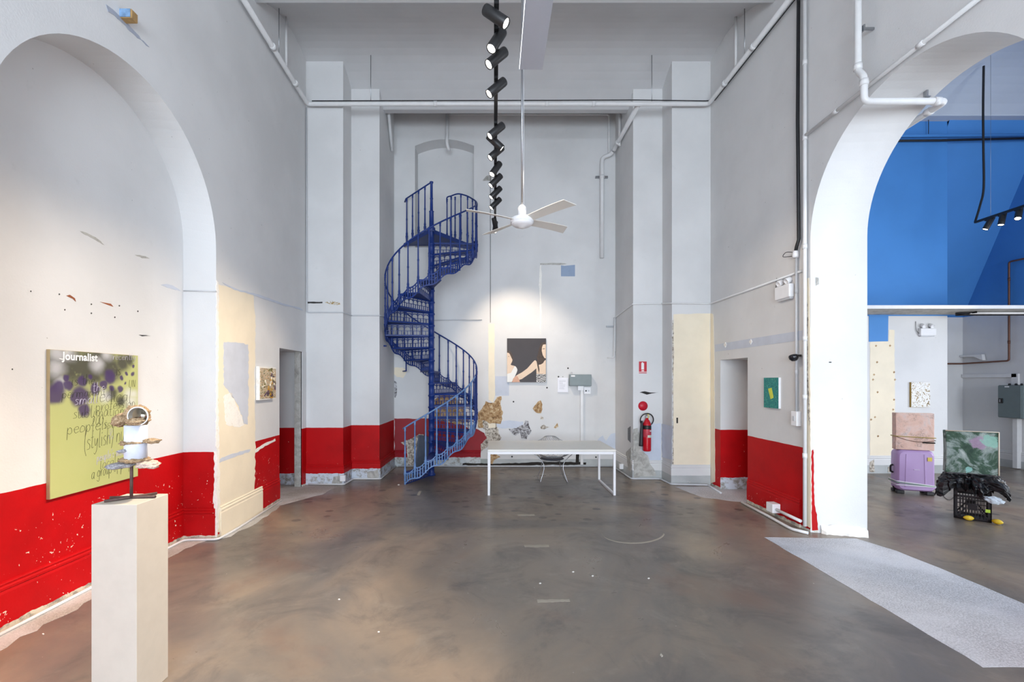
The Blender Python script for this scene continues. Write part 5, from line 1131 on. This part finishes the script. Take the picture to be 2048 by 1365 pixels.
# suitcase: local x right, y back, z up
o, x, w = frame(1793.7, 988, 1872.5, 993.5); B = basis(o, x); SD = .27
M['lilac'] = paint('lilac_plastic', srgb(184, 154, 200), .35, var=.06, scale=3, bump=.03)
su = thing('suitcase', 'lilac hard shell suitcase standing under the pink block', 'suitcase', o)
def rounded_shell(w, h, y0, y1, r, inset, n=5, z0=.05, taper=.03):
    """front/back rounded outline, tapering a little to the top"""
    m = MB(); out = []
    for (cx, cz, a0) in ((w / 2 - r, z0 + r, -PI / 2), (w / 2 - r, h - r, 0), (-w / 2 + r, h - r, PI / 2), (-w / 2 + r, z0 + r, PI)):
        for k in range(n + 1):
            a = a0 + PI / 2 * k / n; px, pz = cx + r * math.cos(a), cz + r * math.sin(a); px *= 1 - taper * (pz / h); out.append((px, pz))
    rows = []
    for y, s_ in ((y0, inset), (y0 + .02, inset * .35), (y0 + .06, 0), (y1 - .06, 0), (y1 - .02, inset * .35), (y1, inset)):
        rows.append([B @ Vector((px - s_ * (1 if px > 0 else -1), y, pz + s_ * (-1 if pz > h / 2 else 1))) for px, pz in out])
    k = len(out); m.add([v for r_ in rows for v in r_], [(i * k + j, i * k + (j + 1) % k, (i + 1) * k + (j + 1) % k, (i + 1) * k + j) for i in range(5) for j in range(k)], True)
    m.add(rows[0], [tuple(range(k))]); m.add(rows[-1], [tuple(reversed(range(k)))])
    return m
SH = .70
rounded_shell(w, SH, 0, SD, .07, .03).build('shell', M['lilac'], su)
for xx in (-w * .27, w * .24):
    mb = MB(); mb.prism([B @ Vector(p) for p in ((xx - .012, -.006, .12), (xx + .012, -.006, .12), (xx * .9 + .012, -.006, SH - .06), (xx * .9 - .012, -.006, SH - .06))], B.to_3x3() @ Vector((0, .02, 0))); bevel(mb.build('shell_rib', M['lilac'], su), .004)
mb = MB(); mb.box((-w / 2 - .004, SD / 2 - .008, .06), (w / 2 + .004, SD / 2 + .008, .10), B); mb.build('zip_seam', M['black'], su)
for xx in (-w * .38, w * .38):
    mb = MB(); mb.box((xx - .05, .02, 0), (xx + .05, .10, .055), B); bevel(mb.build('foot', M['black'], su), .01)
    mb = MB(); mb.box((xx - .05, SD - .1, 0), (xx + .05, SD - .02, .055), B); bevel(mb.build('foot', M['black'], su), .01)
mb = MB(); mb.tube(smooth_curve([B @ Vector(p) for p in ((-w / 2, SD * .5, .32), (-w / 2 - .03, SD * .5, .34), (-w / 2 - .03, SD * .5, .42), (-w / 2, SD * .5, .44))], 5), .014, 8); mb.build('side_handle', M['black'], su)
mb = MB(); mb.tube([B @ Vector((w / 2 - .01, SD * .3, .11)), B @ Vector((w / 2 + .03, SD * .3, .11))], .02, 10); mb.build('latch', M['lilac'], su)
def strap(z0, z1, mat, h=.012):
    mb = MB(); e = .006
    mb.prism([B @ Vector(p) for p in ((-w / 2 - e, -e, z0), (w / 2 + e, -e, z1), (w / 2 + e, -e, z1 + h), (-w / 2 - e, -e, z0 + h))], B.to_3x3() @ Vector((0, -.004, 0)))
    mb.prism([B @ Vector(p) for p in ((-w / 2 - e, -e, z0), (-w / 2 - e, SD + e, z0), (-w / 2 - e, SD + e, z0 + h), (-w / 2 - e, -e, z0 + h))], B.to_3x3() @ Vector((-.004, 0, 0)))
    return mb.build('elastic_strap', mat, su)
strap(.20, .15, M['white']); strap(.175, .14, paint('green_elastic', srgb(120, 160, 130), .7)); strap(.14, .135, M['white'])
mb = MB(); mb.box((w * .28, -.010, SH - .16), (w * .39, -.004, SH - .10), B); sk = mb.build('yellow_sticker', paint('yellow_sticker', srgb(228, 204, 90), .6), su)
mb = MB(); mb.box((-.03, -.008, SH * .56), (.04, -.003, SH * .575), B); mb.build('nameplate', paint('silver_nameplate', srgb(206, 190, 214), .3), su)
# pink block on the suitcase
def soft_block(name, w, h, d, B, mat, parent, z0, pinch=.02, seed=1):
    m = MB(); nx, nz = 10, 10; r = random.Random(seed); V = {}
    from mathutils import noise as nz_
    def P(i, j, f):
        u, v = i / nx * 2 - 1, j / nz * 2 - 1; px = u * w / 2 * (1 - pinch * (1 - v * v)); pz = v * h / 2 * (1 - pinch * .6 * (1 - u * u))
        y = (0 if f else d) + (.012 if f else -.012) * (u * u + v * v - 1) * .5 + nz_.noise(Vector((px * 9 + seed, pz * 9, f))) * .006
        return B @ Vector((px, y, z0 + h / 2 + pz))
    vs = [P(i, j, f) for f in (1, 0) for j in range(nz + 1) for i in range(nx + 1)]; N = (nx + 1) * (nz + 1); K = nx + 1
    fs = [(j * K + i, j * K + i + 1, (j + 1) * K + i + 1, (j + 1) * K + i) for j in range(nz) for i in range(nx)]
    fs += [(N + j * K + i, N + (j + 1) * K + i, N + (j + 1) * K + i + 1, N + j * K + i + 1) for j in range(nz) for i in range(nx)]
    for i in range(nx): fs += [(i, i + N, i + 1 + N, i + 1), (nz * K + i, nz * K + i + 1, nz * K + i + 1 + N, nz * K + i + N)]
    for j in range(nz): fs += [(j * K, (j + 1) * K, (j + 1) * K + N, j * K + N), (j * K + nx, j * K + nx + N, (j + 1) * K + nx + N, (j + 1) * K + nx)]
    m.add(vs, fs); return bevel(m.build(name, mat, parent), .008, 2, 50)
def crack_mat(name, stops, scale, grit):
    t = NT(name); co = t.pos(); f = t.noise(co, scale, 6, .65, 1.2); col = t.ramp(f, stops)
    v = t.noise(co, 16, 8, .75, 2.5); ck = t.math('MULTIPLY', t.step(v, .47, .495), t.math('SUBTRACT', 1, t.step(v, .505, .53)))
    ck = t.math('MULTIPLY', ck, t.step(t.noise(co, 5, 3), .5, .6)); col = t.mix(t.math('MULTIPLY', ck, .8), col, srgb(70, 60, 56))
    t.bump(t.math('ADD', f, t.math('MULTIPLY', v, .5)), grit, .02); return t.done(col, .8)
pk = thing('painted_block', 'pink and grey cracked soft block canvas sitting on the suitcase', 'canvas', o + Vector((0, 0, SH)))
soft_block('block', .49, .585, .14, B @ Matrix.Translation((-.005, .03, 0)), crack_mat('pink_cracked_paint', [(.3, srgb(190, 168, 160)), (.45, srgb(224, 186, 168)), (.55, srgb(228, 196, 182)), (.7, srgb(206, 198, 196))], 3.2, .5), pk, SH, .012, 3)
def cord(name, z0, z1, mat, r=.007, sag=0):
    mb = MB(); pts = [B @ Vector((-.26 + .51 * k / 10, .022 - .0 * k, z0 + (z1 - z0) * k / 10 - sag * math.sin(PI * k / 10))) for k in range(11)]
    mb.tube([B @ Vector((-.262, .17, z0))] + pts + [B @ Vector((.252, .17, z1))], r, 6); return mb.build(name, mat, pk)
cord('elastic_cord', SH + .215, SH + .20, paint('olive_cord', srgb(170, 150, 80), .7)); cord('twine', SH + .215, SH + .16, paint('brown_twine', srgb(96, 66, 52), .8), .004, .05)
mb = MB(); mb.box((.09, .012, SH + .115), (.24, .02, SH + .135), B); mb.build('torn_slit', M['crack'], pk)
pipe('loose_cord', 'thin dark cord curling on the floor beside the suitcase', smooth_curve([on(x_, y_, FLOOR, .006) for x_, y_ in ((1873, 990), (1882, 984), (1876, 978), (1890, 996), (1900, 1000), (1908, 994))], 5), .004, M['cable'], 0, 5, 'cord')

# crate with draped bag, green canvas and lemons
o, x, w = frame(1908, 1036, 1983, 1047); w = .34; B = basis(o, x); CH = .41; CD = .32
cr = thing('milk_crate', 'black plastic milk crate standing under the black bag', 'crate', o)
M['crate'] = paint('black_plastic', srgb(30, 30, 34), .4, var=.1, bump=0)
def side(Mx, wd, nm):
    m = MB(); t = .012
    m.box((-wd / 2, 0, 0), (wd / 2, t, .035), Mx); m.box((-wd / 2, 0, CH - .05), (wd / 2, t, CH), Mx); m.box((-wd / 2, 0, .28), (wd / 2, t, .31), Mx)
    m.box((-wd / 2, 0, 0), (-wd / 2 + .035, t, CH), Mx); m.box((wd / 2 - .035, 0, 0), (wd / 2, t, CH), Mx); m.box((-.045, 0, .13), (.045, t, .2), Mx)
    for k in range(1, 10): xx = -wd / 2 + .035 + (wd - .07) * k / 10; m.box((xx - .004, .002, .03), (xx + .004, t - .002, .29), Mx)
    for z in (.09, .15, .21, .255): m.box((-wd / 2 + .02, .003, z - .004), (wd / 2 - .02, t - .003, z + .004), Mx)
    for s_ in (-1, 1): m.add([Mx @ Vector(p) for p in ((s_ * .05, .001, .15), (s_ * .05, .001, .18), (s_ * (wd / 2 - .03), .001, .05), (s_ * (wd / 2 - .03), .001, .02))], [(0, 1, 2, 3)])
    return m.build(nm, M['crate'], cr)
side(B, w, 'crate_side'); side(B @ Matrix.Translation((0, CD - .012, 0)), w, 'crate_side')
R90 = Matrix.Rotation(PI / 2, 4, 'Z')
side(B @ Matrix.Translation((-w / 2 + .012, CD / 2, 0)) @ R90, CD, 'crate_side'); side(B @ Matrix.Translation((w / 2, CD / 2, 0)) @ R90, CD, 'crate_side')
mb = MB(); mb.box((-w / 2, 0, 0), (w / 2, CD, .012), B); mb.build('crate_floor', M['crate'], cr)
mb = MB(); mb.box((w / 2 - .055, -.004, .125), (w / 2 - .012, .0, .165), B); mb.build('lime_sticker', paint('lime_sticker', srgb(190, 226, 80), .6), cr)
# lemons
for k, (px, py, a, nm) in enumerate(((1941, 1036, .2, 'yellow lemon lying in front of the crate'), (1987.5, 1037, 1.3, 'yellow lemon beside the right corner of the crate'))):
    p = on(px, py, pl((0, 0, .045), (0, 0, 1))); mb = MB()
    if k == 0: p = B @ Vector((-.035, -.05, .034))
    else: p = B @ Vector((w / 2 + .045, -.03, .034))
    mb.lathe([(.001, -.055), (.010, -.05), (.017, -.042), (.028, -.024), (.033, 0), (.028, .024), (.017, .042), (.010, .049), (.001, .052)], 18, Matrix.Translation(p) @ Matrix.Rotation(a + (.7 if k else -.6), 4, 'Z') @ Matrix.Rotation(PI / 2, 4, 'Y'))
    tag(mb.build('lemon', paint('lemon_peel', srgb(236, 200, 50), .45, var=.1, scale=40, bump=.2)), nm, 'lemon', 'lemons at the crate')
# black bag draped over the crate
def bag():
    from mathutils import noise as nz
    m = MB(); na, nr = 96, 20; vs = []
    for j in range(nr + 1):
        t = j / nr
        for k in range(na):
            a = 2 * PI * k / na; sq = 1 / max(abs(math.cos(a)), abs(math.sin(a)))
            fold = nz.noise(Vector((math.cos(a) * 2.6, math.sin(a) * 2.6, 2))) * .16 + nz.noise(Vector((math.cos(a) * 8, math.sin(a) * 8, 4))) * .07
            cr_ = nz.noise(Vector((math.cos(a) * 6 * t, math.sin(a) * 6 * t, 9 + t * 3))) * .03 + nz.noise(Vector((math.cos(a) * 15 * t, math.sin(a) * 15 * t, 3 + t * 9))) * .022
            hang = max(0, t - .42) / .58
            rad = (.02 + .17 * min(1, t * 2.3)) * min(sq, 1.3) + math.sin(hang * PI * .62) * (.075 + fold * .8) + cr_ * min(1, t * 2)
            z = CH + .175 - .02 * t + cr_ * .4 - hang ** 1.3 * (.20 + fold * .9 + .07 * nz.noise(Vector((math.cos(a) * 5, math.sin(a) * 5, 1))))
            vs.append(B @ Vector((math.cos(a) * rad * 1.08, CD / 2 + math.sin(a) * rad, z)))
    m.add(vs, [(j * na + k, j * na + (k + 1) % na, (j + 1) * na + (k + 1) % na, (j + 1) * na + k) for j in range(nr) for k in range(na)])
    m.add(vs[:na], [tuple(range(na))]); return m
bg = bag().build('plastic_bag', paint('black_bin_liner', srgb(20, 21, 25), .32, var=.2, bump=.5), None)
tag(bg, 'crumpled black plastic bag draped over the crate', 'bag')
mb = MB(); p = B @ Vector((w / 2 + .02, -.05, .30)); from mathutils import noise as _nz
bm = bmesh.new(); bmesh.ops.create_icosphere(bm, subdivisions=3, radius=1)
for v in bm.verts:
    v.co *= 1 + _nz.noise(v.co * 2.2) * .4; v.co = Vector((v.co.x * .085, v.co.y * .03, v.co.z * .045))
me = bpy.data.meshes.new('paper_scrap'); bm.to_mesh(me); bm.free(); me.materials.append(paint('pale_blue_tissue', srgb(212, 224, 234), .8)); ps = bpy.data.objects.new('paper_scrap', me); COL.objects.link(ps); ps.location = p; ps.rotation_euler = (0, .2, -.6)
tag(ps, 'pale crumpled tissue tucked under the black bag', 'tissue')
# green canvas block on top
a = on(1891, 945, pl((0, 0, .6), (0, 0, 1))); b = on(1998, 953, pl((0, 0, .6), (0, 0, 1))); d = b - a
o2 = (a + b) / 2; o2.z = 0; B2 = basis(o2, d.normalized())
def green_mat():
    t = NT('green_grey_paint'); co = t.pos(); f = t.noise(co, 3.6, 6, .65, .8)
    col = t.ramp(f, [(.36, srgb(46, 70, 58)), (.47, srgb(64, 92, 74)), (.53, srgb(140, 156, 150)), (.64, srgb(186, 196, 190))])
    g = t.noise(co, 24, 6, .7); col = t.mix(t.math('MULTIPLY', t.step(g, .45, .7), .3), col, srgb(90, 110, 90))
    def blob(c, R, colr, col):
        dn = t.n('ShaderNodeVectorMath', operation='DISTANCE'); t.l(co, dn.inputs[0]); dn.inputs[1].default_value = c
        k = t.math('SUBTRACT', 1, t.step(t.math('ADD', dn.outputs['Value'], t.math('MULTIPLY_ADD', t.noise(co, 18, 4), .12, -.06)), R * .8, R * 1.05)); return t.mix(t.math('MULTIPLY', k, .85), col, colr)
    c = B2 @ Vector((.07, 0, 1.0)); col = blob(c, .09, srgb(172, 146, 172), col)
    c = B2 @ Vector((.17, 0, 1.03)); col = blob(c, .085, srgb(150, 200, 182), col)
    c = B2 @ Vector((-.03, 0, .66)); col = blob(c, .04, srgb(150, 205, 196), col)
    t.bump(g, .5, .02); return t.done(col, .8)
gc = thing('painted_block', 'green and grey soft block canvas balanced on the black bag', 'canvas', o2 + Vector((0, 0, .6)))
soft_block('block', d.length, .545, .13, B2, green_mat(), gc, .602, .03, 5)
mb = MB(); mb.tube([B2 @ Vector((-d.length / 2, .0, 1.147)), B2 @ Vector((d.length / 2, .0, 1.147)), B2 @ Vector((d.length / 2, .0, .605))], .007, 6); mb.build('canvas_fold', M['cream'], gc)

# electrical cabinet and services on the far side wall
CB = pl((10.48, 0, 0), (-1, 0, 0)); cb = thing('electrical_cabinet', 'tall grey steel electrical cabinet on the far side wall', 'electrical cabinet', (10.6, 9.3, 1.0))
a, b = on(1995, 771, CB), on(2043, 771, CB); zb = on(1995, 835, CB).z
GC = paint('slate_grey_enamel', srgb(104, 118, 120), .4, var=.06)
mb = MB(); mb.box((10.5, b.y, zb), (10.698, a.y, a.z)); bevel(mb.build('cabinet_body', GC, cb), .006)
mb = MB(); mb.box((10.478, b.y + .01, zb + .01), (10.502, a.y - .01, a.z - .01)); dr = bevel(mb.build('cabinet_door', GC, cb), .004)
p = on(2002, 802, CB); mb = MB(); mb.box((10.462, p.y - .035, p.z - .05), (10.482, p.y + .035, p.z + .05)); hd = mb.build('door_handle', M['black'], dr)
mb = MB(); mb.box((10.455, p.y - .008, p.z - .03), (10.463, p.y + .008, p.z + .03)); mb.build('key_lever', M['steel'], hd) if False else mb.build('key_lever', M['steel'], cb)
p = on(2014, 774, CB); mb = MB(); mb.box((10.474, p.y - .04, p.z - .012), (10.479, p.y + .04, p.z + .012)); mb.build('rating_label', M['white'], cb)
for dy in (.1, .2, .32): mb = MB(); mb.lathe([(.02, 0), (.02, .03), (.01, .04)], 10, Matrix.Translation((10.6, b.y + dy, a.z))); mb.build('cable_gland', M['black'], cb)
FS = pl((10.64, 0, 0), (-1, 0, 0))
p, q = on(2029, 840, FS), on(2038, 940, FS)
mb = MB(); mb.box((10.6, q.y, 0.02), (10.698, p.y, zb)); tag(mb.build('cable_trunking', M['white_pipe']), 'white trunking from the grey cabinet down to the floor', 'trunking')
p, q = on(2025, 840, FS), on(2028, 930, FS); mb = MB(); mb.box((10.66, q.y, 0.02), (10.698, p.y, zb)); tag(mb.build('cable_trunking', M['concrete']), 'narrow grey trunking beside the white trunking under the cabinet', 'trunking')
a = on(2025, 752, FS); mb = MB(); mb.box((10.66, a.y - .05, a.z - .03), (10.698, 10.49, a.z + .04)); mb.box((10.66, a.y - .08, 1.72), (10.698, a.y + .04, a.z + .04)); tag(mb.build('cable_trunking', M['white_pipe']), 'white trunking turning down to the grey cabinet', 'trunking')
a = on(1965, 711, FS); mb = MB(); mb.prism([(10.62, 10.49, a.z + .02), (10.62, a.y, a.z + .02), (10.62, a.y - .02, a.z - .11), (10.62, a.y + .03, a.z - .09), (10.62, a.y + .18, a.z - .02), (10.62, 10.49, a.z - .02)], (.07, 0, 0)); tag(mb.build('shelf_bracket', M['white_pipe']), 'white bracket rail in the far corner', 'bracket')
p1, p2, p3, p4 = on(1930, 726, FS), on(2018, 722, FS), on(2018, 524, FS), on(2048, 519, FS)
pipe('copper_pipe', 'brown copper pipe climbing the far side wall', [(8.85, 10.46, p1.z - .02), (10.62, 10.44, p1.z - .02), (10.64, p2.y, p2.z), (10.64, p3.y, p3.z), (10.64, p4.y - .5, p4.z)], .018, M['copper'], .05, 8, collars=[((10.64, p2.y, 2.6), (0, 0, 1)), ((10.64, p2.y, 3.9), (0, 0, 1))])
UP = pl((0, 8.9, 0), (0, -1, 0)); a = on(1800, 281, UP)
pipe('high_pipe', 'dark pipe crossing the top of the blue wall', [(4.4, 8.9, a.z - .03), (8.6, 8.9, a.z), (10.65, 8.9, a.z + .05)], .022, M['cable'], 0, 8)
a = on(1800, 276, UP); pipe('high_pipe', 'blue painted pipe above the dark pipe on the blue wall', [(4.4, 8.88, a.z), (10.65, 8.88, a.z + .05)], .03, M['blue'], 0, 8)
pipe('pipe_hanger', 'thin hanger rod of the pipe on the blue wall', [on(1857, 270, UP), on(1857, 228, UP)], .006, M['mark'], 0, 5, 'hanger')
